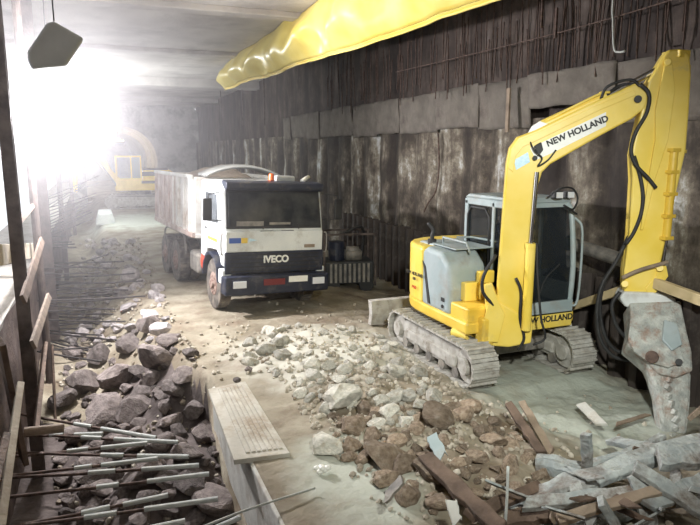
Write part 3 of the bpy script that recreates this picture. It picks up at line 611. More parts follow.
# ------------------------------------------------------------------ tipper truck
def truck():
    root = empty('tipper_truck', (3.41, 12.9, .05), (0, R(2.6), R(6.5)))
    tag(root, 'dusty white and navy three-axle tipper truck with a beacon on the roof', 'truck')
    W = 1.2
    root.scale = (.965, 1, 1)
    # cab shell: side profile (y,z), front at y=0
    prof = [(0.0, .98), (-.02, 1.3), (.0, 1.78), (.16, 2.58), (.26, 2.74), (1.75, 2.76), (1.8, 2.6), (1.8, 1.0), (1.45, .98), (1.35, 1.18), (1.0, 1.3), (.65, 1.3), (.33, 1.15), (.25, .98)]
    m = MB(); m.prism([(0, y, z) for y, z in prof], (2.36, 0, 0)); cab = m.build('cab', white, root, bev=.07, seg=3)
    # windscreen
    def fy(z): return 0 + (z - 1.78) * .2 if z > 1.78 else -.02
    g = MB(); ws = [(-1.08, 1.84), (1.08, 1.84), (1.06, 2.55), (-1.06, 2.55)]
    g.prism([(x, fy(z) - .02, z) for x, z in ws], (0, .03, 0)); wso = g.build('windscreen', M('windscreen_glass', (.012, .016, .02), (.075, .075, .07), .15, scale=2.2, bump=0), cab, bev=.02)  # murky grey reflections put into the glass colour
    sl = MB(); r_ = [(-1.13, 1.79), (1.13, 1.79), (1.11, 2.60), (-1.11, 2.60)]; sl.prism([(x, fy(z) - .005, z) for x, z in r_], (0, .03, 0)); sl.build('windscreen_seal', black, cab, bev=.02)
    for x in (-.3, .55):
        MB().tube([(x, -.04, 1.78), (x - .05, -.0, 1.9), (x - .5, .05, 1.95)], .012, 6).build('wiper', black, cab, smooth=True)
    m = MB(); 
    for x in (-.22, .28): m.box((x, -.035, 1.72), (.3, .02, .06))
    m.box((.03, -.035, 1.73), (.25, .02, .03)); m.build('wiper_recess', black, cab, bev=.008)
    # sun visor and roof items
    v = MB().prism([(0, .02, 2.58), (0, -.06, 2.64), (0, -.04, 2.76), (0, .28, 2.80), (0, .3, 2.7)], (2.3, 0, 0)); v.build('sun_visor', blackp, cab, bev=.03)
    bc = MB().cyl((.02, .35, 2.76), (.02, .35, 2.80), .08).build('beacon_base', black, cab); MB().cyl((.02, .35, 2.80), (.02, .35, 2.95), .07, .055, 16).build('beacon_lens', orange, bc, bev=.015)
    MB().box((.38, .45, 2.84), (.42, .3, .14)).build('roof_box', canvas, cab, bev=.04)
    MB().tube([(.75, .3, 2.8), (.9, .4, 2.86), (1.1, .7, 2.88)], .05, 8).build('rolled_sheet', pale, cab, smooth=True)
    # inside: seats and wheel glimpsed as darker shapes are behind the glass
    st = MB().box((-.6, -.028, 1.9), (.62, .01, .10)).box((.1, -.02, 1.9), (.5, .01, .05)); st.build('dashboard_papers', steel, cab)
    # white front panel and decals
    fp = MB().box((0, -.03, 1.52), (2.3, .05, .44)).build('front_panel', white, cab, bev=.02)
    MB().box((-.95, -.06, 1.55), (.26, .012, .11)).build('blue_badge', blue, fp); MB().box((-.74, -.06, 1.55), (.14, .012, .11)).build('yellow_badge', yel, fp)
    MB().prism([(-.64, -.06, 1.52), (-.44, -.06, 1.55), (-.64, -.06, 1.60)], (0, .012, 0)).build('cyan_badge', cyan, fp)
    text('190.33', .1, yel, fp, frame((.78, -.062, 1.41), (1, 0, 0), (0, 0, 1)), 'model_plate', bold=.002) if False else MB().box((.82, -.06, 1.40), (.26, .012, .07)).build('model_badge', wood, fp)
    gr = MB().box((0, -.035, 1.07), (2.34, .07, .46)).build('grille', blackp, cab, bev=.02)
    m = MB()
    for k in range(5): m.box((0, -.075, .9 + k * .085), (2.1, .014, .018))
    m.build('grille_bar', black, gr); text('IVECO', .21, pale, gr, frame((0, -.078, 1.13), (1, 0, 0), (0, 0, 1)), 'maker_lettering', ext=.008, bold=.008)
    bp = MB().box((0, -.12, .62), (2.46, .34, .40)).build('bumper', blackp, root, bev=.04)
    for x in (-.92, .95):
        h = MB().box((x, -.3, .66), (.36, .03, .2)).build('headlight', blackp, bp, bev=.01); MB().box((x, -.322, .66), (.30, .02, .15)).build('headlight_lens', lens, h, bev=.015)
    MB().box((.45, -.305, .72), (.46, .015, .13)).build('number_plate', pale, bp, bev=.004)
    MB().box((-.12, -.3, .68), (.5, .015, .13)).build('red_tow_panel', M('dull_red', (.16, .02, .02), rough=.6), bp)
    # doors, window, handle, step, mirrors, fenders
    for s in (-1, 1):
        x = s * 1.19
        d = MB().prism([(x, .22, 1.32), (x, .38, 2.55), (x, 1.45, 2.6), (x, 1.45, 1.32), (x, 1.2, 1.25)], (.03, 0, 0)).build('door', white, cab, bev=.012)
        MB().prism([(x + s * .012, .34, 1.88), (x + s * .012, .44, 2.48), (x + s * .012, 1.3, 2.5), (x + s * .012, 1.3, 1.84)], (.02, 0, 0)).build('door_window', M('door_glass', (.03, .035, .04), (.10, .11, .12), .1, scale=2, bump=0), d, bev=.01)
        MB().box((x + s * .02, 1.25, 1.7), (.02, .16, .04)).build('door_handle', black, d)
        MB().box((x + s * .017, .75, 1.5), (.012, .7, .07)).build('yellow_stripe', yel, d)
        m = MB().tube([(x, .2, 2.55), (x + s * .34, -.02, 2.5), (x + s * .34, -.02, 1.98), (x, .15, 1.95)], .014, 6, smooth=False).build('mirror_arm', black, cab)
        MB().box((x + s * .36, -.02, 2.2), (.2, .07, .46)).build('mirror', black, m, bev=.03)
        fpnts = [(y, z) for y, z in ((.22, .62), (.30, .95), (.52, 1.16), (.82, 1.22), (1.12, 1.15), (1.36, .9), (1.42, .62))]
        m = MB(); inn = [(.82 + (y - .82) * .9, .62 + (z - .62) * .88) for y, z in fpnts][::-1]
        m.prism([(s * 1.08, y, z) for y, z in fpnts + inn], (.34, 0, 0)); m.build('wheel_arch', blackp, cab, bev=.01)
        MB().box((s * 1.12, .1, .78), (.2, .3, .3)).build('cab_step', white, cab, bev=.02)
        MB().tube([(s * 1.2, -.02, 1.25), (s * 1.25, -.05, 1.3), (s * 1.25, -.05, 1.65), (s * 1.2, -.02, 1.7)], .015, 6).build('grab_rail', steel, cab)
    # chassis
    m = MB()
    for x in (-.4, .4): m.box((x, 3.4, .88), (.1, 6.6, .26))
    for y in (.8, 2.4, 4.2, 5.6, 6.6): m.box((0, y, .88), (.8, .1, .2))
    m.build('chassis', steel, root)
    # wheels: front axle and rear tandem
    def wheel(x, y, s, dual):
        tm = MB(); r = .55
        for k in ((0, -.30 * s) if dual else (0,)):
            tm.cyl((x + k - .13, y, r - .06), (x + k + .13, y, r - .06), r, n=36)
            for q in range(32):
                a = q * math.pi / 16; tm.box((x + k, y + (r) * math.cos(a), r - .06 + r * math.sin(a)), (.26, .045, .03), Matrix.Rotation(a + math.pi / 2, 3, 'X'))
        t = tm.build('wheel', tyre, root, bev=.03)
        rm = MB().cyl((x + s * .10, y, .49), (x + s * .145, y, .49), .29, .25, 28).cyl((x + s * .12, y, .49), (x + s * .20, y, .49), .12, .10, 20)
        for q in range(8): a = q * math.pi / 4; rm.cyl((x + s * .13, y + .19 * math.cos(a), .49 + .19 * math.sin(a)), (x + s * .165, y + .19 * math.cos(a), .49 + .19 * math.sin(a)), .022, n=8)
        rm.build('wheel_rim', rimm, t, bev=.008)
    tyre = M('dusty_tyre', (.05, .045, .04), (.16, .14, .12), .9, scale=6, bump=.3, dirt=(.28, .24, .19), damt=.4); rimm = M('rusty_rim', (.16, .09, .07), (.34, .26, .22), .7, scale=10, bump=.2)
    for s in (-1, 1):
        wheel(s * 1.02, .83, s, False); wheel(s * 1.05, 4.25, s, True); wheel(s * 1.05, 5.5, s, True)
    for y in (.83, 4.25, 5.5): MB().cyl((-1, y, .52), (1, y, .52), .09).build('axle', steel, root)
    MB().box((-.98, 2.5, .72), (.36, .8, .5)).build('fuel_tank', steel, root, bev=.08); MB().sph((-1.02, 1.75, .85), (.16, .22, .3), 3).build('red_air_tank', red, root, smooth=True)
    MB().box((.98, 2.6, .72), (.36, 1.0, .5)).build('tool_box', steel, root, bev=.05)
    # splash guards over the tandem
    for s in (-1, 1): MB().tube([(s * 1.06, 3.62, .75), (s * 1.06, 3.72, 1.1), (s * 1.06, 4.1, 1.24), (s * 1.06, 5.6, 1.24), (s * 1.06, 6.05, 1.1), (s * 1.06, 6.15, .75)], .03, 6).build('rear_fender', steel, root)
    # tipping body
    y0, y1, zb, zt = 2.15, 6.4, 1.38, 2.78
    m = MB()
    for s in (-1, 1): m.prism([(s * 1.2, y0 + .05, zb), (s * 1.2, y0 + .25, zt), (s * 1.2, y1, zt), (s * 1.2, y1, zb)], (.07, 0, 0))
    m.box((0, y0 + .1, (zb + zt) / 2), (2.4, .08, zt - zb)); m.box((0, y1, (zb + zt) / 2), (2.4, .08, zt - zb)); m.box((0, (y0 + y1) / 2, zb), (2.42, y1 - y0, .1))
    bed = m.build('tipping_body', bedm, root, bev=.015)
    for s in (-1, 1):
        for k in range(8):
            y = y0 + .3 + k * (y1 - y0 - .35) / 7; MB().box((s * 1.26, y, (zb + zt) / 2), (.07, .09, zt - zb)).build('body_rib', bedm if k < 4 else bedr, bed, bev=.012)
        MB().box((s * 1.26, (y0 + y1) / 2 + .1, zt), (.1, y1 - y0 - .2, .09)).build('top_rail', bedm, bed, bev=.015); MB().box((s * 1.26, (y0 + y1) / 2, zb + .03), (.1, y1 - y0, .12)).build('bottom_rail', bedr, bed, bev=.015)
        MB().box((s * 1.245, y1 - 1.2, (zb + zt) / 2), (.02, 2.3, zt - zb - .05)).build('rusty_side_panel', bedr, bed)
    def load(u, v):
        x = -1.12 + 2.24 * u; y = y0 + .3 + (y1 - y0 - .4) * v; return Vector((x, y, zt - .25 + .5 * math.sin(math.pi * u) * math.sin(math.pi * min(1, v * 1.1)) + .12 * noise.noise(Vector((x * 3, y * 3, 0)))))
    MB().grid(load, 20, 34).build('soil_load', soilm, bed, smooth=True)
    MB().grid(lambda u, v: Vector((-1.0 + 2.0 * u, 1.95 + .75 * v, 2.72 + .34 * math.sin(math.pi * (u * .9 + .05)) ** .7 + .03 * math.sin(v * 20))), 24, 8).build('rolled_cover', canvas, bed, smooth=True, thick=.04)
    MB().box((0, 1.98, 2.1), (1.9, .12, 1.3)).build('headboard', steel, bed, bev=.02)
truck()

# ------------------------------------------------------------------ far excavator
def far_excavator():
    root = empty('crawler_excavator', (2.75, 40.6, 0), (0, 0, R(-4)))
    tag(root, 'yellow and black crawler excavator far off by the tunnel mouth', 'excavator')
    fy = M('old_yellow_paint', (.70, .48, .06), (.8, .58, .1), .5, scale=3, bump=0)
    # arm reaches left: machine faces -x, seen from its left side
    for y, s in ((-1.1, -1), (1.1, 1)):
        g = empty('track_assembly', (0, 0, 0)); g.parent = root
        g.location = (-.55, y, 0); g.rotation_euler = (0, 0, R(90)); crawler(g, 0, 3.6, .85, .55, s, n=36)
    MB().cyl((-.3, 0, .75), (-.3, 0, 1.1), .6, n=24).box((-.5, 0, .6), (2.2, 2.0, .4)).build('car_body', steel, root, bev=.02)
    m = MB().prism([(-1.7, 0, 1.1), (1.55, 0, 1.1), (1.75, 0, 1.35), (1.7, 0, 2.15), (1.4, 0, 2.3), (-.1, 0, 2.3), (-.15, 0, 1.5), (-1.7, 0, 1.4)], (0, 2.5, 0)); h = m.build('engine_house', fy, root, bev=.06)
    MB().box((.65, -1.262, 2.1), (1.6, .02, .26)).build('black_band', black, h); MB().box((.55, -1.262, 1.6), (1.5, .02, .16)).build('black_band', black, h); MB().box((1.3, -1.28, 1.72), (.62, .02, .5)).build('white_plate', conw, h)
    MB().box((.6, 0, 2.34), (1.5, 2.1, .1)).build('hood_lid', black, h, bev=.02)
    c = MB()
    for x, y in ((-1.6, -1.2), (-1.6, -.35), (-.2, -1.2), (-.2, -.35), (-.75, -1.2)): c.box((x, y, 2.25), (.09, .09, 1.75))
    c.box((-.9, -.78, 3.12), (1.5, .98, .1)).box((-.9, -1.2, 1.6), (1.4, .07, .5)); cb = c.build('cab', fy, root, bev=.015)
    MB().box((-.5, -1.19, 2.45), (.5, .02, 1.2)).box((-1.62, -.78, 2.4), (.02, .8, 1.3)).build('cab_glass', M('pale_glass', (.25, .28, .28), rough=.1, bump=0), cb)
    b = MB().prism([(-1.2, .1, 1.4), (-1.5, .1, 1.3), (-2.3, .1, 3.2), (-3.3, .1, 4.0), (-4.0, .1, 3.6), (-3.9, .1, 3.3), (-3.3, .1, 3.5), (-2.6, .1, 2.9)], (0, .45, 0)).build('boom', fy, root, bev=.04)
    MB().prism([(-3.6, .1, 3.95), (-4.1, .1, 3.9), (-4.25, .1, 2.4), (-4.2, .1, .8), (-3.95, .1, .8), (-3.8, .1, 2.4)], (0, .35, 0)).build('stick', fy, root, bev=.03)
    MB().prism([(-4.3, .1, 1.0), (-3.8, .1, 1.0), (-3.4, .1, .6), (-3.5, .1, .15), (-4.1, .1, .1), (-4.5, .1, .5)], (0, 1.1, 0)).build('bucket', steel, root, bev=.03)
    MB().cyl((-1.6, .1, 1.35), (-3.0, .1, 3.3), .1).build('lift_cylinder', steel, root)
far_excavator()

# ------------------------------------------------------------------ left side: posts, boards, rods
def post(u, v, x, w, label, z0=-2.0, z1=6.98, mat=postm, pipe=False):
    p = on(u, v, x=x); root_m = MB()
    if pipe: root_m.cyl((0, 0, 0), (0, 0, z1 - z0), w / 2, n=12)
    else:  # H section
        h = z1 - z0; root_m.box((0, 0, h / 2), (w * .22, w, h)); root_m.box((0, w * .46, h / 2), (w, w * .12, h)); root_m.box((0, -w * .46, h / 2), (w, w * .12, h))
    o = root_m.build('steel_post', mat); o.location = (p.x, p.y, z0); tag(o, label, 'post'); return p
post(8, 150, -1.16, .17, 'nearest dark steel post at the left edge of the picture')
post(29, 150, -1.18, .15, 'slimmer of the two close-set dark posts, second from the left', pipe=True)
post(38, 150, -1.18, .24, 'right one of the two close-set dark posts before the white glare')
post(58, 170, -1.2, .16, 'dark post standing within the white glare')
post(70, 170, -1.2, .16, 'farthest dark post fading into the white glare')
for (u1, v1, u2, v2, x, w, t, mt, lab) in (
        (-6, 256, 37, 250, -1.34, .30, .05, woodl, 'pale board rail between the left posts under the bright opening'),
        (19, 222, 36, 202, -1.2, .08, .06, woodd, 'short dark brace nailed between the leftmost posts'),
        (23, 300, 42, 240, -1.05, .13, .05, woodd, 'brown plank leaning up between the left posts'),
        (33, 345, 49, 296, -1.0, .13, .05, woodm, 'brown plank leaning low beside the left posts'),
        (20, 386, 0, 530, -.93, .10, .07, woodl, 'pale timber batten running to the bottom left corner'),
        (45, 345, 36, 430, -1.0, .16, .06, woodd, 'dark wide board standing by the root of the white-banded rods'),
        (52, 345, 60, 520, -1.0, .06, .04, woodd, 'thin dark lath standing behind the banded rods'),
        (0, 340, 24, 460, -1.02, .2, .06, woodd, 'dark brown board leaning at the left edge of the picture'),
        (5, 440, -14, 520, -.92, .16, .06, woodd, 'short dark board low in the bottom left corner')):
    plank(on(u1, v1, x=x), on(u2, v2, x=x), w, t, 'timber_board', mt, lab, 'board', R(90) if abs(v1 - v2) < 20 else R(70), .1)
a = on(24, 432, x=-1.0); b = on(64, 428, y=a.y); o = recenter(MB().cyl(a, b, .055, n=14).build('timber_stub', wood, bev=.006)); tag(o, 'thick brown timber stub sticking out above the banded rods', 'timber')

def rod(u1, v1, u2, v2, r, label, grp, banded=False):
    if banded: z = -.55; a = on(u1, v1, z=z)
    else: a = on(u1, v1, x=-1.12); z = a.z + random.uniform(-.05, .02)
    b = on(u2, v2, z=z)
    if a.x > -1.3: a = b + (a - b) * ((b.x + 1.38) / (b.x - a.x))
    L = (b - a).length; q = (b - a).to_track_quat('X', 'Z')
    m = MB(); n = 6; m.tube([(L * i / n, random.uniform(-.006, .006), -.012 * math.sin(math.pi * i / n)) for i in range(n + 1)], r, 7)
    o = m.build('soil_nail' if banded else 'steel_rod', rustm if banded else darkrod, smooth=True); o.location = a; o.rotation_euler = q.to_euler()
    tag(o, label, 'rod', grp)
    if banded:
        s = L * random.uniform(.40, .52)
        for k in range(2):
            e = min(L, s + L * random.uniform(.1, .17)) if k < 1 else L
            MB().cyl((s, 0, -.008), (e, 0, -.004), r * 1.45, n=10).build('pale_sleeve', tape, o, smooth=False); s = e + L * random.uniform(.06, .14)
            if s >= L - .08: break
for l in ((110, 210, 455, 270), (190, 265, 520, 283), (230, 305, 430, 285), (120, 315, 550, 325), (200, 360, 460, 330), (50, 385, 580, 350), (50, 440, 610, 375), (180, 500, 490, 437), (110, 520, 635, 448), (300, 560, 540, 512), (520, 580, 700, 502), (150, 262, 300, 258)):
    f = lambda i, s: l[i] / 2.917 + s
    rod(f(0, 0), f(1, 345), f(2, 0), f(3, 345), .021, 'rusty rod with pale sleeves reaching out over the dark near trench', 'sleeved rods over the near trench', True)
for l in ((200, 60, 270, 58), (190, 100, 285, 103), (195, 92, 280, 90), (205, 80, 270, 82), (200, 160, 465, 155), (190, 180, 350, 172), (200, 190, 405, 128), (200, 215, 505, 200), (200, 240, 535, 228), (200, 262, 430, 250), (190, 300, 545, 285), (205, 292, 440, 275), (240, 325, 555, 300), (200, 340, 400, 330), (210, 350, 480, 352), (215, 362, 500, 368), (215, 385, 420, 388), (215, 405, 440, 405), (210, 425, 490, 455), (215, 445, 440, 520), (220, 430, 520, 410), (200, 275, 400, 268), (200, 230, 430, 236), (190, 200, 380, 196), (200, 320, 430, 335), (200, 375, 470, 380), (210, 460, 400, 505), (200, 485, 420, 470), (190, 500, 380, 530), (195, 170, 440, 180), (200, 250, 480, 262), (200, 310, 470, 292), (210, 395, 410, 372), (210, 415, 380, 432), (210, 470, 480, 540)):
    rod(l[0] / 3.747, l[1] / 3.747 + 220, l[2] / 3.747, l[3] / 3.747 + 220, .019, 'thin dark steel rod jutting from the shored side over the middle trench', 'rods jutting over the middle trench')
# rods along the far trench edge
for k in range(14):
    v = 192 + k * 3.2; u0 = 60 - k * .4; rod(u0, v, u0 + 30 + random.uniform(-8, 12), v - 14 + random.uniform(-5, 5), .016, 'thin pale-lit rod slanting across the far end of the trench', 'rods at the far trench end')

# ------------------------------------------------------------------ lamps
root = empty('floodlight', on(56, 45, y=8)); tag(root, 'grey-backed floodlight hanging on a wire before the glare', 'lamp')
m = MB(); m.prism([on(u, v, y=8) - root.location for u, v in ((28, 60), (28, 52), (46, 25), (51, 22), (56, 23), (84, 39), (66, 66), (32, 70))], (0, .16, 0)); m.build('lamp_hood', hoodm, root, bev=.035, seg=3)
m = MB(); m.prism([(root.location * 0) + (on(u, v, y=8) - root.location) * .8 + Vector((0, .09, 0)) for u, v in ((28, 60), (28, 52), (46, 25), (56, 23), (84, 39), (66, 66), (32, 70))], (0, .02, 0)); m.build('lamp_face', lens, root)
p = on(54, 22, y=8) - root.location; MB().tube([p, p + Vector((0, 0, 7 - 4.5 - p.z + .05 - (root.location.z - 4.5)))], .008, 6).build('wire', black, root)
LP = on(52, 112, y=13.5)
root = empty('bright_lamp', LP); tag(root, 'blazing white floodlight at the centre of the glare', 'lamp')
h = MB().cyl((0, .16, 0), (0, .05, 0), .2, .42, 28).build('lamp_housing', hoodm, root); MB().cyl((0, .05, 0), (0, .03, 0), .40, n=28).build('lamp_face', lampm, root)
MB().tube([(0, .12, .2), (0, .12, 6.98 - LP.z)], .012, 6).build('hanger', black, root)
def light(kind, loc, power, col=(1, 1, 1), size=.3, target=None, **k):
    l = bpy.data.lights.new('lamp_and_fill_light', kind); l.energy = power; l.color = col; o = bpy.data.objects.new('lamp_and_fill_light', l); C.objects.link(o); o.location = loc
    if kind == 'AREA': l.size = size
    else: l.shadow_soft_size = size
    if target is not None: o.rotation_euler = (Vector(target) - Vector(loc)).to_track_quat('-Z', 'Y').to_euler()
    for a, b in k.items(): setattr(l, a, b)
    return o
light('POINT', LP + Vector((0, -.15, 0)), 3000, (1, .97, 1), .12)
light('SPOT', (1.6, .6, 5.0), 2500, (.97, 1, .94), .15, (5.2, 8.0, 1.2), spot_size=R(64), spot_blend=.9)  # unseen spot added near the camera for the frontal light on the excavator
light('POINT', (1.5, -2.5, 5.8), 260, (1, .96, .9), .3)  # fill added behind the camera to lift ceiling and tarp, no fixture
light('POINT', (1.9, 58, 3.6), 150, (1, .72, .35), .3)
light('POINT', (0.2, 30, 4.6), 900, (.95, 1, .98), .3)  # fill light added over the far trench, no fixture there
g = empty('tunnel_lamp', (1.9, 58, 4.2)); tag(g, 'warm glowing lamp high inside the far tunnel mouth', 'lamp'); MB().cyl((0, 0, .1), (0, 0, .35), .5, .3, 20).build('lamp_housing', hoodm, g); MB().cyl((0, 0, 0.06), (0, 0, .1), .45, n=20).build('lamp_face', warmm, g); MB().tube([(0, 0, .3), (0, 0, .9)], .02, 6).build('hanger', black, g)
# scatter volume added around the lamp to stand in for lens bloom
hz = MB().sph((0, 0, 0), 1, 4).build('glare_haze', bpy.data.materials.new('glare_haze')); hz.location = LP; hz.scale = (6.4, 6.4, 6.4)
mt = hz.data.materials[0]; mt.use_nodes = True; N = mt.node_tree.nodes; N.clear(); vo = N.new('ShaderNodeVolumeScatter'); vo.inputs['Density'].default_value = .04; vo.inputs['Color'].default_value = (1, .97, 1, 1); vo.inputs['Anisotropy'].default_value = .0
tcv = N.new('ShaderNodeTexCoord'); gr = N.new('ShaderNodeTexGradient'); gr.gradient_type = 'SPHERICAL'; pw = N.new('ShaderNodeMath'); pw.operation = 'POWER'; pw.inputs[1].default_value = 1.6; ml = N.new('ShaderNodeMath'); ml.operation = 'MULTIPLY'; ml.inputs[1].default_value = .068
KK = mt.node_tree.links; KK.new(tcv.outputs['Object'], gr.inputs[0]); KK.new(gr.outputs[1], pw.inputs[0]); KK.new(pw.outputs[0], ml.inputs[0]); KK.new(ml.outputs[0], vo.inputs['Density'])
ou = N.new('ShaderNodeOutputMaterial'); mt.node_tree.links.new(vo.outputs[0], ou.inputs['Volume'])
tag(hz, 'haze volume added for the glare around the blazing white lamp', 'dust haze', kind='stuff')  # no real dust, the volume stands in for lens bloom

# ------------------------------------------------------------------ stones
def hit(u, v):
    d = ray(u, v); t = .5
    while t < 90:
        p = CAM + d * t
        if p.z < gh(p.x, p.y): return p
        t += .03
    return None
def rock_mesh(seed, sub=3):
    rnd = random.Random(seed); m = MB(); bmesh.ops.create_icosphere(m.bm, subdivisions=sub, radius=1)
    pl = [(Vector((rnd.gauss(0, 1), rnd.gauss(0, 1), rnd.gauss(0, 1))).normalized(), rnd.uniform(.55, .85)) for _ in range(13)]
    for v in m.bm.verts:
        for n, c in pl:
            k = v.co.dot(n)
            if k > c: v.co -= n * (k - c)
        v.co *= 1 + .10 * noise.noise(v.co * 1.9 + Vector((seed, 0, 0))); v.co.z *= .8
    me = bpy.data.meshes.new('rock'); m.bm.to_mesh(me); m.bm.free(); return me
RM = {}
for nm, mt in (('d', rockd), ('p', rockp), ('b', rockb), ('l', M('lilac_grey_rock', (.30, .27, .27), (.52, .48, .47), .95, scale=3, bump=.8, bscale=12, rnd=.3))):
    RM[nm] = []
    for k in range(7):
        me = rock_mesh(k * 3 + len(RM) * 31); me.materials.append(mt); RM[nm].append(me)
placed = []
def rock(p, r, kind, label, grp, sink=.35, name='rock'):
    o = bpy.data.objects.new(name, random.choice(RM[kind])); C.objects.link(o)
    o.location = p + Vector((0, 0, r * (.8 - sink) * .75)); o.scale = (r * random.uniform(.85, 1.2), r * random.uniform(.8, 1.1), r * random.uniform(.65, 1.0)); o.rotation_euler = (random.uniform(-.5, .5), random.uniform(-.5, .5), random.uniform(0, 6.3))
    placed.append((p.x, p.y, r)); tag(o, label, 'rock', grp); return o
def free(p, r, f=.75):
    return all((p.x - x) ** 2 + (p.y - y) ** 2 > (f * (r + q)) ** 2 for x, y, q in placed)
for u, v, w in ((86, 390, 36), (116, 386, 42), (151, 383, 28), (140, 402, 32), (106, 419, 46), (134, 419, 40), (197, 414, 31), (207, 440, 37), (171, 425, 24), (165, 410, 20), (175, 393, 30), (219, 512, 54), (158, 364, 46), (186, 460, 40), (160, 450, 34), (100, 360, 30), (130, 350, 30), (185, 380, 26), (150, 330, 30), (170, 345, 26), (192, 490, 36), (120, 455, 38), (145, 480, 40), (80, 440, 36), (95, 480, 44), (62, 405, 30)):
    p = hit(u, v)
    if p is None or p.x < -1.2: continue
    dd = (p - CAM).dot(fw); rock(p, w * dd / F / 2 * 1.05, 'd', 'large grey-brown broken rock heaped in the trench', 'large rocks in the trench')
def scatter(n, us, vs, w, kind, label, grp, cond, f=.72, name='rock'):
    c = 0; tries = 0
    while c < n and tries < n * 30:
        tries += 1; u = random.uniform(*us); v = random.uniform(*vs)
        if not cond(u, v): continue
        p = hit(u, v)
        if p is None: continue
        dd = (p - CAM).dot(fw); r = random.choice((1, 1, 1.3, .7, .7)) * random.uniform(*w)
        if not free(p, r, f) or p.x < -1.1 + r: continue
        if 4.75 < p.x < 7.4 and 7.0 < p.y < 11.2: continue
        rock(p, r, kind, label, grp, name=name); c += 1
inpoly = lambda P: (lambda u, v: sum(1 for (a, b), (c, d) in zip(P, P[1:] + P[:1]) if (b > v) != (d > v) and u < (c - a) * (v - b) / (d - b) + a) % 2 == 1)
scatter(85, (60, 175), (235, 350), (.08, .26), 'l', 'dusty rock on the far slope of the trench under the jutting rods', 'dusty rocks on the trench slope', inpoly([(62, 240), (125, 235), (165, 300), (190, 350), (62, 350)]), .6)
scatter(90, (55, 245), (330, 525), (.09, .22), 'd', 'smaller grey-brown rock in the rubble of the trench', 'small rocks in the trench', inpoly([(60, 240), (125, 235), (150, 290), (205, 370), (210, 400), (240, 525), (60, 525)]), .6)
scatter(120, (230, 470), (318, 430), (.05, .17), 'p', 'pale dusty lump of broken concrete in front of the small excavator', 'pale rubble before the excavator', inpoly([(245, 340), (300, 322), (378, 328), (430, 378), (440, 420), (380, 440), (330, 420), (300, 395), (250, 370)]), .62, 'concrete_lump')
for u, v, w, lab in ((340, 400, 46, 'biggest pale slab-like rock in the middle of the rubble'), (325, 445, 36, 'pale greenish rock at the left edge of the brown rocks'), (383, 457, 40, 'large rounded brown-grey rock in the middle of the brown heap'), (438, 415, 36, 'rough round brown boulder below the near track'), (430, 470, 34, 'tall brown rock beside the dark fallen beam')):
    p = hit(u, v + 8); rock(p, w * (p - CAM).dot(fw) / F / 2 * 1.1, 'p' if w in (46,) or 'greenish' in lab else 'b', lab, None, .2)
scatter(95, (320, 570), (400, 520), (.065, .17), 'b', 'brown stone in the heap below the near track', 'brown stones in the foreground heap', inpoly([(330, 420), (400, 395), (470, 402), (520, 440), (560, 470), (500, 500), (430, 515), (370, 480), (335, 450)]), .6, 'stone')
for u, v, w in ((160, 368, 0), (237, 383, 12), (249, 372, 10)):
    if w: p = hit(u, v); rock(p, w * (p - CAM).dot(fw) / F / 2, 'd', 'dark fist-sized stone lying by the far end of the ribbed slab', 'dark stones by the ribbed slab', .2, 'stone')
def gravel():
    m = MB(); base = rock_mesh(99, 1); rnd = random.Random(4); vs = [v.co.copy() for v in base.vertices]; fs = [tuple(f.vertices) for f in base.polygons]
    n = 0
    while n < 2300:
        z = rnd.random()
        if z < .3: x = rnd.uniform(-1.0, 1.4); y = rnd.uniform(7, 26)
        elif z < .8: x = rnd.gauss(3.4, 1.3); y = rnd.gauss(7.8, 2.2)
        else: x = rnd.gauss(2.9, .9); y = rnd.gauss(6.2, 1.2)
        if x > 7.3 or x < -1.1 or y < 3.5 or (4.75 < x < 7.4 and 7 < y < 11.2) or (1.3 < x < 2.3 and y < 9): continue
        r = rnd.uniform(.015, .055) * (1.3 if z < .3 else 1); q = Matrix.Rotation(rnd.uniform(0, 6), 3, 'Z') @ Matrix.Rotation(rnd.uniform(0, 6), 3, 'X'); c = Vector((x, y, gh(x, y) + r * .4))
        V = [m.bm.verts.new(c + q @ (v * r)) for v in vs]
        for f in fs: m.bm.faces.new([V[i] for i in f])
        n += 1
    o = m.build('gravel', M('loose_gravel', (.24, .20, .15), (.50, .46, .38), .95, scale=1.5, bump=.3)); tag(o, 'loose gravel and clods strewn over the soil', 'gravel', kind='stuff')
gravel()

